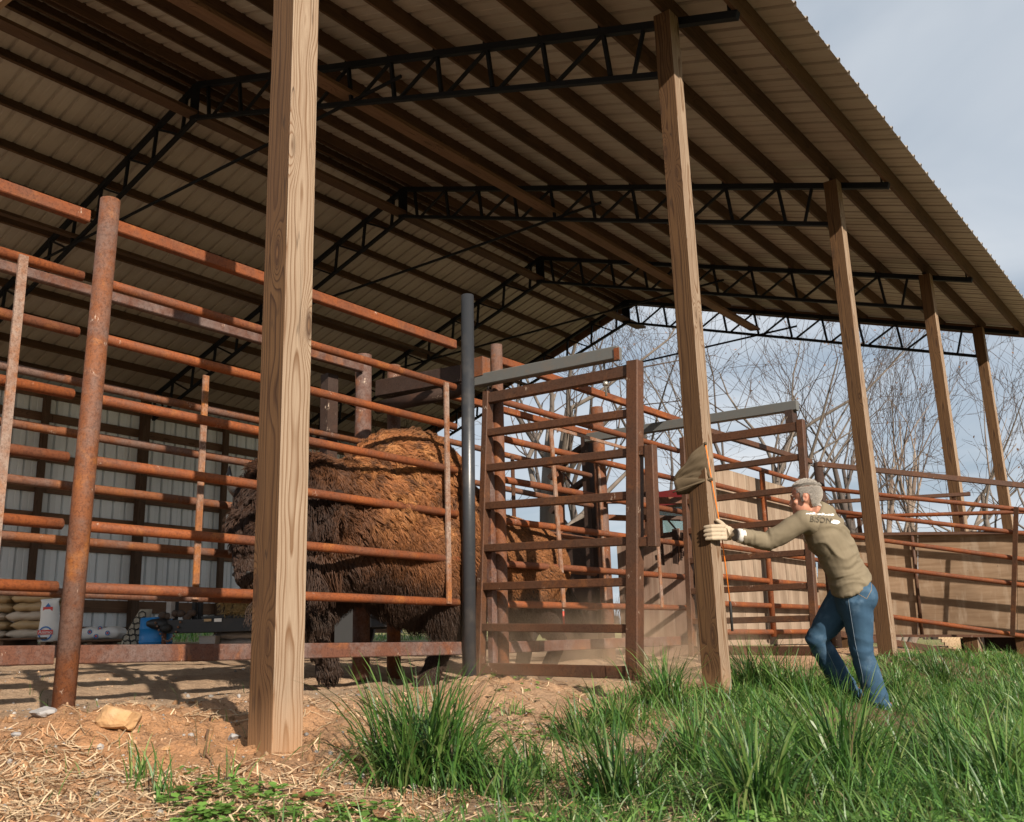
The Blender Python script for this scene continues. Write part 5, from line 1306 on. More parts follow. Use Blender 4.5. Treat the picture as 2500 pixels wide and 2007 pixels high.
# thin striped stick standing in the alley
sp_ = thing('sorting_pole', at(1370, 1500, D=9.6), 'thin red, white and blue striped stick standing past the bison tail', 'pole')
segs = [((1363, 1275), (1366, 1350), 'white'), ((1366, 1350), (1371, 1436), 'white'), ((1371, 1436), (1371.6, 1449), 'red'), ((1371.6, 1449), (1373, 1474), 'blue'), ((1373, 1474), (1375, 1492), 'white'), ((1375, 1492), (1378, 1545), 'red')]
colr = dict(white=plain('stick_white', (0.6, 0.6, 0.6), 0.5), red=plain('stick_red', (0.5, 0.05, 0.03), 0.5), blue=plain('stick_blue', (0.04, 0.07, 0.25), 0.5))
for (a, b, k_) in segs: MB().cyl(at(*a, D=9.3), at(*b, D=9.3), 0.010, 8).build('stripe', colr[k_], sp_)
# ------------------------------------------------------------------ trees
def bark(name, a, b):
    m, t = mat(name); co = t.objco(); n1 = t.noise(t.scale(co, (6, 6, 1.6)), 1.0, 4.0, 0.6); n2 = t.noise(co, 1.2, 3.0, 0.6)
    t.out(t.bsdf(t.mix(t.mapr(t.math('ADD', t.math('MULTIPLY', n1, 0.5), t.math('MULTIPLY', n2, 0.5)), 0.4, 0.62), a, b), 0.9, spec=0.15)); return m
BARK1 = bark('grey_bark', (0.10, 0.082, 0.068), (0.18, 0.15, 0.125)); BARK2 = bark('pale_mottled_bark', (0.14, 0.10, 0.08), (0.30, 0.245, 0.20)); BARK3 = bark('dark_bark', (0.060, 0.050, 0.045), (0.11, 0.09, 0.08))
TWIG = bark('twig_bark', (0.055, 0.040, 0.033), (0.095, 0.072, 0.058)); BUD = tint_mat('dry_leaves', 0.8, 0.3, 0.1)
def grow(seed, base_, stems, H, r0, spread, levels, nchild, buds=0.0, gnarl=0.16, upb=0.07):
    """branching skeleton -> (trunk shapes, twig shapes, bud cards)"""
    rr = random.Random(seed); tk, tw = MB(), MB(); leaf = []
    def seg(p, d, L, r, lev):
        n = 5 if lev < 2 else 4; pts = [p]; rad = [r]; q = d.copy(); nodes = []
        rend = r * (0.45 if lev == 0 else 0.30)
        for i in range(n):
            q = (q + Vector((rr.gauss(0, gnarl), rr.gauss(0, gnarl), rr.gauss(0, gnarl * 0.7) + upb))).normalized()
            p = p + q * (L / n); pts.append(p); rad.append(r + (rend - r) * (i + 1) / n); nodes.append((p, q.copy(), rad[-1], (i + 1) / n))
        (tk if lev < 2 else tw).tube(pts, rad, (7, 6, 4, 3, 3)[min(lev, 4)], False)
        if lev >= levels:
            if rr.random() < buds:
                for _ in range(2): leaf.append(nodes[rr.randrange(len(nodes))][0] + Vector((rr.gauss(0, .1), rr.gauss(0, .1), rr.gauss(0, .1))))
            return
        k = nchild[min(lev, len(nchild) - 1)]
        for c in range(k):
            f = 0.30 + 0.70 * (c + rr.random() * 0.8) / k; pn, qn, rn, fn = nodes[min(n - 1, int(f * n))]
            ax = qn.cross(Vector((rr.gauss(0, 1), rr.gauss(0, 1), rr.gauss(0, 1)))).normalized()
            ang = rr.uniform(0.35, 0.95) * spread; dn = (Matrix.Rotation(ang, 3, ax) @ qn).normalized()
            seg(pn, dn, L * rr.uniform(0.52, 0.84) * (1.1 - 0.3 * fn), max(rn * rr.uniform(0.42, 0.70), 0.007), lev + 1)
    for (dx, lean, hh, rs) in stems:
        d = Vector(lean).normalized(); seg(Vector(base_) + Vector(dx), d, H * 0.62 * hh, r0 * rs, 0)
    return tk, tw, leaf
def tree(x, y, D, label, seed, stems, H, r0, spread, levels, nchild, bk, buds=0.0, gnarl=0.17, upb=0.07):
    p = at(x, y, D=D); zb_ = float(ground_z(p[0], p[1])) - 0.2
    tr = thing('bare_tree', (p[0], p[1], zb_), label, 'tree')
    tk, tw, leaf = grow(seed, (p[0], p[1], zb_), stems, H, r0, spread, levels, nchild, buds, gnarl, upb)
    tk.build('trunk', bk, tr); cr = tw.build('crown', TWIG if bk is not BARK3 else BARK3, tr)
    if leaf:
        rr = np.random.default_rng(seed); k = len(leaf); c = np.array([list(v) for v in leaf])
        d1 = rr.normal(0, 1, (k, 3)); d1 /= np.linalg.norm(d1, axis=1)[:, None]; d2 = np.cross(d1, rr.normal(0, 1, (k, 3))); d2 /= np.linalg.norm(d2, axis=1)[:, None]
        s_ = rr.uniform(0.025, 0.055, k)[:, None] * D / 26
        V = np.stack([c - d1 * s_, c + d2 * s_ * .6, c + d1 * s_, c - d2 * s_ * .6], 1).reshape(-1, 3) - np.array(tr.location)
        tn = np.array([0.26, 0.14, 0.075]) * rr.uniform(.6, 1.3, (k, 1)); me = np_mesh('dry_leaves', V, np.arange(4 * k).reshape(-1, 4), BUD, False, {'tint': np.repeat(tn, 4, 0)})
        lf = mesh_obj('dry_leaves', me, BUD, tr); lf['kind'] = 'stuff'
    return tr
RV, FV = Vector(SIDE), Vector(LOOK)
def ln(r, f, u): return RV * r + FV * f + ZV * u
tree(1255, 1560, 22, 'bare grey tree with two thick leaning limbs behind the first sliding gate', 21, [((0, 0, 0), ln(0.16, 0, 1), 1.0, 1.0), ((0.2, 0, 0), ln(0.48, 0.1, 1), 1.05, 0.85)], 9.6, 0.24, 0.9, 4, (4, 3, 3, 3), BARK1, 0.04)
tree(1090, 1560, 20, 'bare tree with one pale leaning trunk just left of the black pipe', 5, [((0, 0, 0), ln(0.10, 0, 1), 0.85, 1.0)], 7.0, 0.16, 1.0, 4, (4, 3, 3, 3), BARK1)
tree(1460, 1560, 30, 'thin dark bare tree rising behind the gate handle', 33, [((0, 0, 0), ln(0.25, 0, 1), 1.0, 1.0), ((0, 0, 0), ln(-0.35, 0, 1), 0.8, 0.7)], 12.5, 0.17, 0.8, 4, (4, 3, 3, 3), BARK3, 0.03)
tree(1800, 1560, 24, 'large bare tree with reddish dry leaves above the grooved siding', 8, [((0, 0, 0), ln(-0.02, 0, 1), 0.95, 1.0), ((0, 0, 0), ln(0.30, 0.1, 1), 0.95, 0.7), ((0, 0, 0), ln(-0.4, 0, 1), 0.85, 0.6)], 10.2, 0.19, 0.85, 4, (5, 4, 3, 2), BARK1, 0.35)
tree(1690, 1560, 32, 'bare tree with steep dark stems half hidden by the flag post', 14, [((0, 0, 0), ln(-0.22, 0, 1), 1.0, 1.0), ((0, 0, 0), ln(0.2, 0, 1), 1.0, 0.8)], 13.0, 0.17, 0.8, 4, (4, 3, 3, 3), BARK3, 0.05)
tree(2090, 1555, 26, 'slender dark bare tree beside the third post', 41, [((0, 0, 0), ln(0.03, 0, 1), 0.9, 1.0), ((0, 0, 0), ln(0.16, 0, 1), 0.9, 0.8)], 9.2, 0.14, 0.7, 4, (4, 3, 3, 3), BARK3, 0.03)
tree(2165, 1552, 30, 'pale many stemmed tree fanning out above the loading chute', 52, [((0.2 * i - 0.6, 0, 0), ln(-0.10 + 0.13 * i, random.uniform(-.1, .1), 1), 0.8 + 0.05 * (i % 3), 0.9) for i in range(7)], 10.6, 0.14, 0.6, 4, (4, 3, 3, 3), BARK2, 0.1, 0.11)
tree(2560, 1550, 24, 'bare tree spreading in from the right edge past the last posts', 63, [((0, 0, 0), ln(-0.45, 0, 1), 0.95, 1.0), ((0, 0, 0), ln(-0.10, 0, 1), 0.9, 0.8), ((0, 0, 0), ln(-0.75, 0, 1), 0.8, 0.7)], 7.4, 0.13, 0.9, 4, (4, 3, 3, 3), BARK1, 0.06)
# the far wood along the horizon, one mass of stems
rr = np.random.default_rng(12); mbw = []
nst = 2600; xw = rr.uniform(-150, 90, nst); yw_ = 105 + rr.uniform(-12, 22, nst) + 0.12 * np.abs(xw)
zw = ground_z(xw, yw_); hw = rr.uniform(1.5, 4.5, nst); lw = rr.uniform(0.06, 0.16, nst); lean = rr.normal(0, 0.12, (nst, 2))
V = []; 
for dx, dy in ((-1, 0), (1, 0), (0, 1)):
    V.append(np.c_[xw + dx * lw, yw_ + dy * lw, zw - .2])
V.append(np.c_[xw + lean[:, 0] * hw, yw_ + lean[:, 1] * hw, zw + hw])
V = np.stack(V, 1).reshape(-1, 3); b_ = np.arange(nst)[:, None] * 4
Fw = np.concatenate([b_ + np.array([[0, 1, 3]]), b_ + np.array([[1, 2, 3]]), b_ + np.array([[2, 0, 3]])])
tag(mesh_obj('woods', np_mesh('woods', V, Fw, TWIG), TWIG), 'far grey leafless wood along the horizon', kind='stuff')

# ------------------------------------------------------------------ grass
GRASS = tint_mat('grass_blades', 0.42, 0.30, 0.45)
def blades(P, L, Wd, phi, bend, twist, C, nseg=5, up0=1.0):
    """curving tapered blades; returns V, F, colour"""
    n = len(P); t_ = np.linspace(0, 1, nseg + 1)
    d = np.stack([np.cos(phi), np.sin(phi), np.zeros(n)], 1); s_ = np.stack([-np.sin(phi + twist), np.cos(phi + twist), np.zeros(n)], 1)
    th = 0.10 + bend[:, None] * t_[None, :] ** 1.3
    st = L[:, None] / nseg; X = np.cumsum(np.concatenate([np.zeros((n, 1)), np.sin(th[:, 1:]) * st], 1), 1); Z = np.cumsum(np.concatenate([np.zeros((n, 1)), np.cos(th[:, 1:]) * st], 1), 1)
    mid = P[:, None, :] + d[:, None, :] * X[:, :, None] + np.array([0, 0, 1.0]) * Z[:, :, None]
    wv = Wd[:, None] * np.interp(t_, [0, .25, .7, 1], [0.7, 1, .7, 0.04])[None, :]
    V = np.stack([mid - s_[:, None, :] * wv[:, :, None] / 2, mid + s_[:, None, :] * wv[:, :, None] / 2], 2).reshape(n, -1, 3)
    k = np.arange(nseg); q = np.stack([2 * k, 2 * k + 1, 2 * k + 3, 2 * k + 2], 1)
    F = (np.arange(n) * (2 * (nseg + 1)))[:, None, None] + q[None]
    tt = np.repeat(t_, 2)[None, :, None]
    Cc = C[:, None, :] * (1 + 0 * tt) 
    return V.reshape(-1, 3), F.reshape(-1, 4), Cc.reshape(-1, 3)
def grass_color(n, rr, dry=0.022):
    g = np.array([[0.036, 0.100, 0.018], [0.068, 0.155, 0.027], [0.120, 0.205, 0.044], [0.17, 0.225, 0.07]])
    k = rr.choice(4, n, p=[.33, .37, .21, .09]); C = g[k] * rr.uniform(.75, 1.25, (n, 1))
    m_ = rr.random(n) < dry; C[m_] = np.array([0.20, 0.16, 0.08]) * rr.uniform(.6, 1.1, (m_.sum(), 1)); return C
rr = np.random.default_rng(77)
def in_view(x, y, z=0.1, pad=120):
    d = np.c_[x, y, np.full(len(x), z)] - CAM; dp = d @ FW; px_ = 1250 + F_PX * (d @ RT) / dp; py_ = 1003.5 - F_PX * (d @ UP) / dp
    return (dp > 0.8) & (px_ > -pad) & (px_ < 2500 + pad) & (py_ < 2007 + 900), dp
Vs, Fs, Cs, off = [], [], [], 0
def push(V, F, C):
    global off
    Vs.append(V); Fs.append(F + off); Cs.append(C); off += len(V)
# tussock centres over the grassy ground
nt = 9000; tx_ = rr.uniform(-1.0, 6.5, nt); ty_ = -1.6 + 15.5 * rr.random(nt) ** 1.7
iv, dp = in_view(tx_, ty_); gk = grass_edge(tx_, ty_)
keep = iv & (rr.random(nt) < gk) & (dp > 1.55) & ~((ty_ > 9.0) & (tx_ < 0.3)); tx_, ty_, dp = tx_[keep], ty_[keep], dp[keep]
# thin, trodden patch
bare = np.exp(-((tx_ - 1.15) ** 2 / 0.10 + (ty_ - 1.35) ** 2 / 0.16)) + 0.5 * sstep(0.15, 0.5, fbm(np.c_[tx_, ty_], 1.1, 2, 4))
kk = rr.random(len(tx_)) > bare * 0.85; tx_, ty_, dp = tx_[kk], ty_[kk], dp[kk]
foot = np.clip(np.exp(-((tx_ - 1.0) ** 2 / 0.25 + (ty_ - 3.9) ** 2 / 0.7)) + np.exp(-((tx_ - 1.35) ** 2 / 0.14 + (ty_ - 2.9) ** 2 / 0.5)), 0, 1)
gk2 = np.clip(grass_edge(tx_ - 0.25, ty_), 0, 1)
size = np.clip((0.42 + 0.58 * gk2) * (0.75 + 0.8 * fbm(np.c_[tx_, ty_], 0.9, 3, 8) + rr.normal(0, .22, len(tx_))) * (1 - 0.92 * foot), 0.12, 1.7)
nb = np.clip((38 * size), 10, 64).astype(int)
rep = np.repeat(np.arange(len(tx_)), nb); n = len(rep); sp_ = 0.05 + 0.05 * size[rep]
ox, oy = rr.normal(0, 1, n) * sp_, rr.normal(0, 1, n) * sp_
bx, by = tx_[rep] + ox, ty_[rep] + oy
Lb = (0.035 + 0.130 * size[rep]) * rr.uniform(.5, 1.3, n)
wind = 2.6
phi = np.arctan2(oy, ox) * 0 + np.where(rr.random(n) < .55, np.arctan2(oy, ox), wind + rr.normal(0, .9, n))
push(*blades(np.c_[bx, by, gz_at(bx, by) - 0.015], Lb, rr.uniform(.0032, .0078, n) * (0.8 + 0.12 * np.clip(dp[rep] - 2, 0, 6)), phi, rr.uniform(.35, 3.1, n), rr.normal(0, .8, n), grass_color(n, rr) * (0.8 + 0.45 * _h(rep, rep * 0, rep * 0, 3))[:, None]))
n = 34000; bx, by = rr.uniform(-0.6, 4.5, n), -1.3 + 9.5 * rr.random(n) ** 1.5; iv, dp_ = in_view(bx, by)
kp = iv & (rr.random(n) < grass_edge(bx - 0.1, by) * (1 - 0.9 * np.clip(np.exp(-((bx - 0.88) ** 2 / 0.10 + (by - 4.0) ** 2 / 0.25)), 0, 1))) & (dp_ > 1.5); bx, by = bx[kp], by[kp]; n = len(bx)
push(*blades(np.c_[bx, by, gz_at(bx, by) - .008], rr.uniform(.03, .12, n), rr.uniform(.003, .007, n), rr.uniform(0, 6.28, n), rr.uniform(.4, 2.6, n), rr.normal(0, .8, n), grass_color(n, rr) * rr.uniform(.8, 1.25, (n, 1)), 3))
# the big tussocks of the picture
for (x, y, nb_, Lm, rad) in ((1035, 1905, 520, 0.40, 0.085), (985, 1930, 200, 0.34, 0.06), (1110, 1915, 260, 0.36, 0.07), (1625, 1722, 420, 0.36, 0.10), (1510, 1775, 300, 0.24, 0.12), (1420, 1815, 240, 0.20, 0.10), (1835, 1690, 420, 0.42, 0.12), (1910, 1700, 360, 0.38, 0.12), (1975, 1705, 220, 0.32, 0.1), (2060, 1930, 420, 0.40, 0.09), (2350, 1880, 320, 0.30, 0.10), (1700, 1880, 320, 0.30, 0.09), (1290, 1905, 200, 0.20, 0.09), (1500, 1960, 320, 0.30, 0.08), (2190, 1690, 240, 0.32, 0.12), (2300, 1660, 240, 0.34, 0.14), (1230, 1960, 200, 0.20, 0.07), (2460, 1950, 300, 0.34, 0.08), (1850, 1985, 300, 0.32, 0.08)):
    c_ = on_ground(x, y)
    r1 = np.abs(rr.normal(0, rad, nb_)); a1 = rr.uniform(0, 6.283, nb_); bx, by = c_[0] + r1 * np.cos(a1), c_[1] + r1 * np.sin(a1)
    push(*blades(np.c_[bx, by, gz_at(bx, by) - .015], Lm * rr.uniform(.45, 1.2, nb_), rr.uniform(.0045, .010, nb_), np.where(rr.random(nb_) < .7, a1 + rr.normal(0, .5, nb_), wind + rr.normal(0, .7, nb_)), np.where(rr.random(nb_) < .65, rr.uniform(1.1, 3.2, nb_), rr.uniform(.3, 1.2, nb_)), rr.normal(0, .7, nb_), grass_color(nb_, rr, .02) * rr.uniform(.75, 1.05)))
# single blades on the bare strip
n = 170; u_ = rr.uniform(0, 1250, n); v_ = rr.uniform(1760, 2000, n); pp = np.array([at(a, b, Z=0.03) for a, b in zip(u_, v_)])
push(*blades(np.c_[pp[:, :2], gz_at(pp[:, 0], pp[:, 1]) - .01], rr.uniform(.03, .13, n), rr.uniform(.002, .005, n), rr.uniform(0, 6.28, n), rr.uniform(.1, 1.5, n), rr.normal(0, .5, n), grass_color(n, rr, .25)))
for (x, y, nb_, Lm) in ((330, 1955, 26, 0.14), (395, 1970, 30, 0.13), (560, 1940, 14, 0.12), (690, 1985, 20, 0.10), (1260, 1790, 22, 0.10)):
    c_ = at(x, y, Z=0.0); bx, by = c_[0] + rr.normal(0, .025, nb_), c_[1] + rr.normal(0, .025, nb_)
    push(*blades(np.c_[bx, by, gz_at(bx, by) - .01], Lm * rr.uniform(.5, 1.3, nb_), rr.uniform(.004, .007, nb_), rr.uniform(0, 6.28, nb_), rr.uniform(.1, 1.2, nb_), rr.normal(0, .5, nb_), grass_color(nb_, rr, .05) * 1.25))
tag(mesh_obj('grass', np_mesh('grass', np.concatenate(Vs), np.concatenate(Fs), GRASS, True, {'tint': np.concatenate(Cs)}), GRASS), 'long green grass in tussocks around the posts and the man', kind='stuff')
# far side pasture seen under the back wall
Vs, Fs, Cs, off = [], [], [], 0
n = 9000; bx, by = rr.uniform(-22, -13.0, n), rr.uniform(2, 16, n)
push(*blades(np.c_[bx, by, ground_z(bx, by) - .02], rr.uniform(.08, .26, n), rr.uniform(.012, .03, n), rr.uniform(0, 6.28, n), rr.uniform(.2, 1.6, n), rr.normal(0, .5, n), grass_color(n, rr, .25) * 1.5, 3))
tag(mesh_obj('pasture_grass', np_mesh('pasture_grass', np.concatenate(Vs), np.concatenate(Fs), GRASS, True, {'tint': np.concatenate(Cs)}), GRASS), 'sunny pasture grass beyond the back wall', kind='stuff')

# clover and small weeds between the grass
CLOV = tint_mat('clover_leaf', 0.5, 0.25, 0.3)
V, F, C = [], [], []
def leaf_card(p, a, tilt, L, w, col):
    d = np.array([math.cos(a), math.sin(a), tilt]); d /= np.linalg.norm(d); s_ = np.array([-math.sin(a), math.cos(a), 0]); o = len(V)
    u_ = np.array([0, 0, 1.0])
    for q in (p, p + d * L * .5 + s_ * w - u_ * .001, p + d * L * .95 + s_ * w * .55, p + d * L * .86, p + d * L * .95 - s_ * w * .55, p + d * L * .5 - s_ * w): V.append(q)
    F.append((o, o + 1, o + 2, o + 3)); F.append((o, o + 3, o + 4, o + 5)); C.extend([col] * 6)
for (x0, x1, y0, y1, n) in ((430, 960, 1940, 2030, 700), (960, 1400, 1950, 2030, 900), (380, 560, 1975, 2030, 160), (1190, 1350, 1740, 1830, 120), (1900, 2500, 1780, 2020, 420), (2050, 2480, 1640, 1720, 420), (1400, 1900, 1900, 2020, 300)):
    for _ in range(n):
        x, y = rr.uniform(x0, x1), rr.uniform(y0, y1); c_ = at(x, y, Z=0.0); h = rr.uniform(.010, .035)
        if rr.random() > 0.1 + 1.1 * float(vnoise(np.array([[c_[0], c_[1]]]), 9.0, 2)[0]): continue
        p = np.array([c_[0], c_[1], gz(c_[0], c_[1]) + h]); a0 = rr.uniform(0, 6.28); s_ = rr.uniform(.012, .024); col = np.array([0.12, 0.23, 0.045]) * rr.uniform(.6, 1.5)
        for k in range(3): leaf_card(p, a0 + 2.094 * k, rr.uniform(-.3, .5), s_ * 1.25, s_ * .62, col)
tag(mesh_obj('clover', np_mesh('clover', np.array(V), np.array(F), CLOV, False, {'tint': np.array(C)}), CLOV), 'low green clover and weeds at the front edge', kind='stuff')

# dry straw, twigs, gravel
STRAW = tint_mat('dry_straw', 0.75, 0.1, 0.2)
n = 15000; u_ = rr.uniform(-40, 1700, n); v_ = 1655 + 370 * rr.random(n) ** 0.8; pp = np.array([at(a, b, Z=0.06) for a, b in zip(u_, v_)])
dd = np.linalg.norm(pp - CAM, axis=1); ge = grass_edge(pp[:, 0], pp[:, 1]); wgt = sstep(-0.05, 0.55, fbm(pp[:, :2], 2.4, 3, 55) + 0.12 + 0.5 * sstep(-1.3, -0.5, pp[:, 0]) - 0.9 * np.exp(-((pp[:, 0] + .38) ** 2 + (pp[:, 1] + .1) ** 2) / .10))
kp = (dd < 9) & (rr.random(n) < wgt * (1 - .7 * ge) * np.where(pp[:, 0] < -1.35, .12, 1)); pp = pp[kp]; n = len(pp)
# straw lying: nearly flat curved blades
a_ = rr.uniform(0, 6.283, n); Ls = rr.uniform(.03, .13, n); d = np.stack([np.cos(a_), np.sin(a_), rr.normal(0, .10, n)], 1); s_ = np.stack([-np.sin(a_), np.cos(a_), np.zeros(n)], 1)
cur = rr.normal(0, .12, n); Wd = rr.uniform(.0012, .0026, n); V = []
for tq in (0, .33, .67, 1.0):
    m0 = pp + d * (Ls * (tq - .5))[:, None] + s_ * (Ls * cur * (tq - .5) ** 2 * 4)[:, None]; m0[:, 2] = gz_at(m0[:, 0], m0[:, 1]) + .003 + rr.uniform(0, .006, n) + np.abs(d[:, 2]) * Ls * tq
    V += [m0 - s_ * Wd[:, None], m0 + s_ * Wd[:, None] + np.array([0, 0, .0012])]
V = np.stack(V, 1).reshape(-1, 3); k = np.arange(3); q = np.stack([2 * k, 2 * k + 1, 2 * k + 3, 2 * k + 2], 1); F = ((np.arange(n) * 8)[:, None, None] + q[None]).reshape(-1, 4)
tn = np.array([0.58, 0.43, 0.27]) * rr.uniform(.45, 1.25, (n, 1)); tn[rr.random(n) < .2] *= np.array([.75, .55, .45])
tag(mesh_obj('straw', np_mesh('straw', V, F, STRAW, False, {'tint': np.repeat(tn, 8, 0)}), STRAW), 'dry pine straw strewn over the bare strip', kind='stuff')
ico_v = np.array([[0, 0, 1], [.894, 0, .447], [.276, .851, .447], [-.724, .526, .447], [-.724, -.526, .447], [.276, -.851, .447], [.724, .526, -.447], [-.276, .851, -.447], [-.894, 0, -.447], [-.276, -.851, -.447], [.724, -.526, -.447], [0, 0, -1]])
ico_f = np.array([[0, 1, 2], [0, 2, 3], [0, 3, 4], [0, 4, 5], [0, 5, 1], [1, 6, 2], [2, 7, 3], [3, 8, 4], [4, 9, 5], [5, 10, 1], [6, 7, 2], [7, 8, 3], [8, 9, 4], [9, 10, 5], [10, 6, 1], [11, 7, 6], [11, 8, 7], [11, 9, 8], [11, 10, 9], [11, 6, 10]])
n = 5200; u_ = rr.uniform(-40, 1700, n); v_ = 1650 + 360 * rr.random(n); pp = np.array([at(a, b, Z=0.06) for a, b in zip(u_, v_)]); kp = (np.linalg.norm(pp - CAM, axis=1) < 9) & (rr.random(n) < 1 - .9 * grass_edge(pp[:, 0], pp[:, 1])); pp = pp[kp]; n = len(pp)
sz = np.clip(rr.lognormal(-5.5, .5, n), .002, .014); pp[:, 2] = gz_at(pp[:, 0], pp[:, 1]) + sz * .2
V = (ico_v[None] * sz[:, None, None] * rr.uniform(.6, 1.3, (n, 1, 3)) * rr.uniform(.8, 1.2, (n, 12, 1)) + pp[:, None, :]).reshape(-1, 3); F = (np.arange(n) * 12)[:, None, None] + ico_f[None]
tn = np.where(rr.random((n, 1)) < .45, np.array([[0.29, 0.27, 0.25]]), np.array([[0.38, 0.24, 0.14]])) * rr.uniform(.5, 1.3, (n, 1))
tag(mesh_obj('gravel', np_mesh('gravel', V, F.reshape(-1, 3), STRAW, False, {'tint': np.repeat(tn, 12, 0)}), STRAW), 'small stones and dirt crumbs on the bare strip', kind='stuff')

n = 3400; u_ = rr.uniform(-40, 1500, n); v_ = 1690 + 260 * rr.random(n); pp = np.array([at(a, b, Z=0.07) for a, b in zip(u_, v_)]); kp = (pp[:, 0] > -1.5) & (np.linalg.norm(pp - CAM, axis=1) < 8) & (rr.random(n) < 1 - grass_edge(pp[:, 0], pp[:, 1])); pp = pp[kp]; n = len(pp)
sz = np.clip(rr.lognormal(-5.0, .5, n), .003, .015); pp[:, 2] = gz_at(pp[:, 0], pp[:, 1]) + sz * .25
V = (ico_v[None] * sz[:, None, None] * rr.uniform(.6, 1.2, (n, 1, 3)) * rr.uniform(.7, 1.25, (n, 12, 1)) + pp[:, None, :]).reshape(-1, 3); F = (np.arange(n) * 12)[:, None, None] + ico_f[None]
tn = np.array([[0.27, 0.150, 0.075]]) * rr.uniform(.55, 1.15, (n, 1))
tag(mesh_obj('dirt_clods', np_mesh('dirt_clods', V, F.reshape(-1, 3), STRAW, False, {'tint': np.repeat(tn, 12, 0)}), STRAW), 'crumbled clods of tan dirt round the posts', kind='stuff')

# single stones
def stone(x, y, r, m, label, seed, flat=0.7, group=None):
    c_ = on_ground(x, y)
    bm = bmesh.new(); bmesh.ops.create_icosphere(bm, subdivisions=4, radius=1.0)
    co_ = np.array([v.co[:] for v in bm.verts]); rr = np.random.default_rng(seed)
    d = np.ones(len(co_))
    for _ in range(9):
        nn_ = rr.normal(0, 1, 3); nn_ /= np.linalg.norm(nn_); h = rr.uniform(.45, .82); pj = co_ @ nn_; d = np.minimum(d, np.where(pj > 1e-3, h / np.maximum(pj, 1e-3), 9))
    co_ = co_ * np.minimum(d, 1)[:, None] * (1 + .13 * fbm(co_, 2.5, 5, seed, .6))[:, None] * np.array([1.1, .95, flat]) * r
    for v, c in zip(bm.verts, co_): v.co = c
    me = bpy.data.meshes.new('stone'); bm.to_mesh(me); bm.free()
    o = mesh_obj('stone', me, m, None, (c_[0], c_[1], c_[2] + r * flat * .35)); o.rotation_euler = (0, 0, seed)
    return tag(o, label, 'stone', group)
ORST = plain('orange_sandstone', (0.46, 0.275, 0.135), 0.9, 0, .6, 7.0, (0.58, 0.45, 0.30), .7, .15, 1.0); GRST = plain('grey_stone', (0.33, 0.32, 0.315), 0.8, 0, .5, 14.0, (0.25, 0.2, 0.15), .4, .2, .5)
stone(303, 1775, 0.088, ORST, 'large orange broken stone on the dirt beside the rusty fence post', 4, .78)
stone(110, 1745, 0.058, GRST, 'grey stone left of the rusty fence post foot', 6, .5)
stone(40, 1800, 0.022, GRST, 'little grey stone by the left edge of the dirt', 8, .6)
stone(572, 1805, 0.026, GRST, 'pale grey stone left of the pine post foot', 9, .7)
stone(690, 1790, 0.030, GRST, 'dull stone lying right of the pine post', 12, .5)
stone(1655, 1760, 0.030, ORST, 'small orange stone at the foot of the flag post', 15, .7)
stone(405, 1830, 0.022, ORST, 'orange clod between the large orange stone and the pine post', 18, .6)
# curled dead leaves
DEAD = plain('dead_leaf', (0.20, 0.095, 0.045), .8, 0, .5, 30.0, (0.30, 0.18, 0.09), .5)
def dead_leaf(x, y, L, rot, label, m=DEAD):
    c_ = on_ground(x, y)
    vs, fs = [], []; nu, nv = 9, 6
    for i in range(nu):
        u = i / (nu - 1)
        for j in range(nv):
            v = -1 + 2 * j / (nv - 1); w = .32 * math.sin(math.pi * min(1, u * .93 + .05)) ** .7 * (1 + .2 * math.cos(11 * u))
            vs.append((L * (u - .5), L * w * v, L * (.35 * (v * w * 2) ** 2 + .16 * (u - .4) ** 2 * 3 + .05 * math.sin(6 * u + 3 * v)) + .006))
    for i in range(nu - 1):
        for j in range(nv - 1): fs.append((i * nv + j, (i + 1) * nv + j, (i + 1) * nv + j + 1, i * nv + j + 1))
    o = MB().add(vs, fs, True).build('dead_leaf', m); o.location = c_; o.rotation_euler = (.15, -.1, rot)
    sm = o.modifiers.new('thick', 'SOLIDIFY'); sm.thickness = .0006
    return tag(o, label, 'leaf', 'dead leaves on the ground')
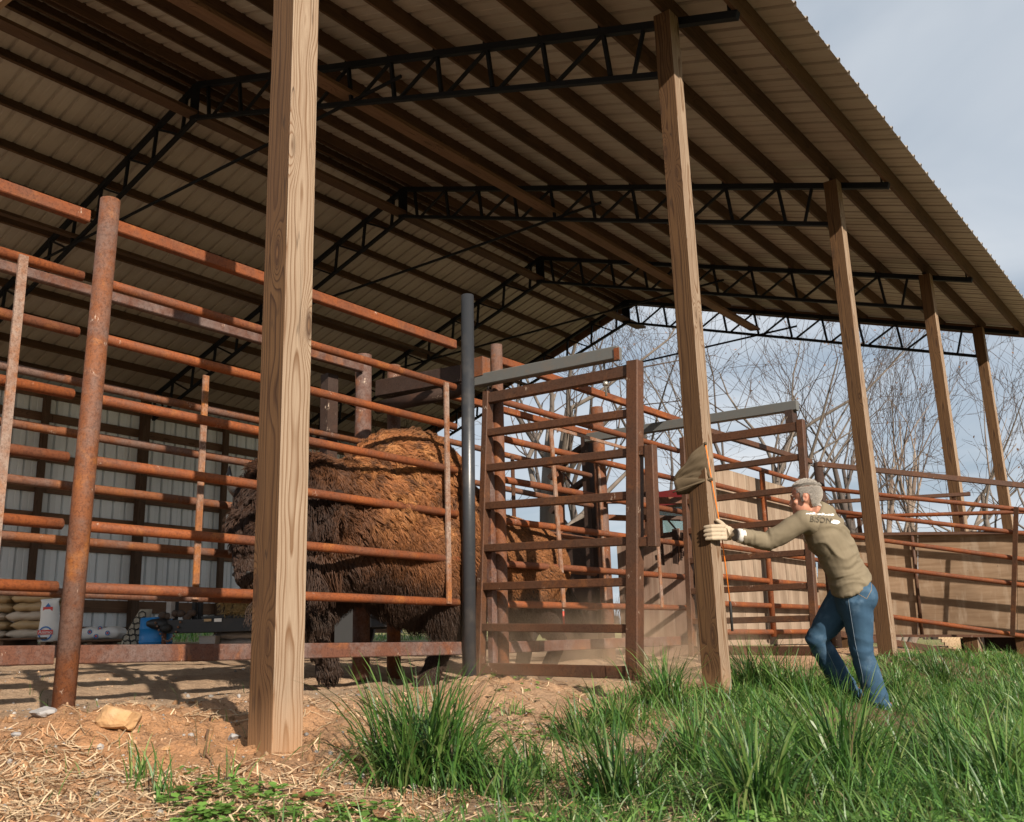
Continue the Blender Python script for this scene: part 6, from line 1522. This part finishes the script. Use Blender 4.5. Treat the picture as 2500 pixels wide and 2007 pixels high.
dead_leaf(595, 1878, .055, .4, 'brown curled leaf lying just left of the pine post foot')
dead_leaf(625, 1905, .050, 2.0, 'dark curled leaf in front of the pine post foot')
dead_leaf(735, 1955, .085, 5.4, 'large brown leaf standing up from the clover')
dead_leaf(790, 1975, .055, 1.0, 'pale brown leaf at the right end of the clover')
dead_leaf(870, 1975, .060, .2, 'reddish leaf tucked under the big tussock')
dead_leaf(930, 2000, .070, 2.6, 'light brown leaf at the bottom edge below the big tussock')
dead_leaf(780, 1928, .055, 3.3, 'orange leaf flat on the straw beside the big tussock')
# a dry root by the post
c0 = [on_ground(x, y) for x, y in ((515, 1755), (505, 1800), (500, 1850), (520, 1872))]
tag(MB().tube([(c[0], c[1], gz(c[0], c[1]) + .012) for c in c0], [.003, .005, .004, .003], 6).build('root', GIRTW), 'thin dry root curling over the orange dirt', 'root')

# dust kicked up round the bison's feet
dc = (-1.15, 4.25, 0.42)
m, t = mat('dust'); co = t.n('ShaderNodeVectorMath', dict(operation='SUBTRACT'), i0=t.n('ShaderNodeNewGeometry').outputs['Position'], i1=dc).outputs[0]
nz = t.noise(co, 2.4, 5.0, 0.6, 0.4)
q_ = t.n('ShaderNodeSeparateXYZ', Vector=t.scale(co, (1.0 / 0.92, 1.0 / 1.9, 1.0))).outputs
hz = t.mapr(q_[2], -0.35, 0.5, 1.0, 0.0)
rad = t.math('ADD', t.math('MULTIPLY', q_[0], q_[0]), t.math('MULTIPLY', q_[1], q_[1]))
env = t.math('MULTIPLY', t.math('MULTIPLY', hz, hz), t.mapr(rad, 0.25, 1.0, 1.0, 0.0))
den = t.math('MULTIPLY', t.math('MULTIPLY', t.mapr(nz, 0.34, 0.66), env), 1.5)
v_ = t.n('ShaderNodeVolumePrincipled', Color=(0.97, 0.74, 0.52), Density=den, Anisotropy=-0.1)
t.n('ShaderNodeOutputMaterial', Volume=v_.outputs[0])
du = MB().ball(dc, (0.95, 1.95, 0.62), None, 24, 14).build('dust', m, None, dc)
tag(du, 'brown dust hanging low behind the open sliding gate', kind='stuff')
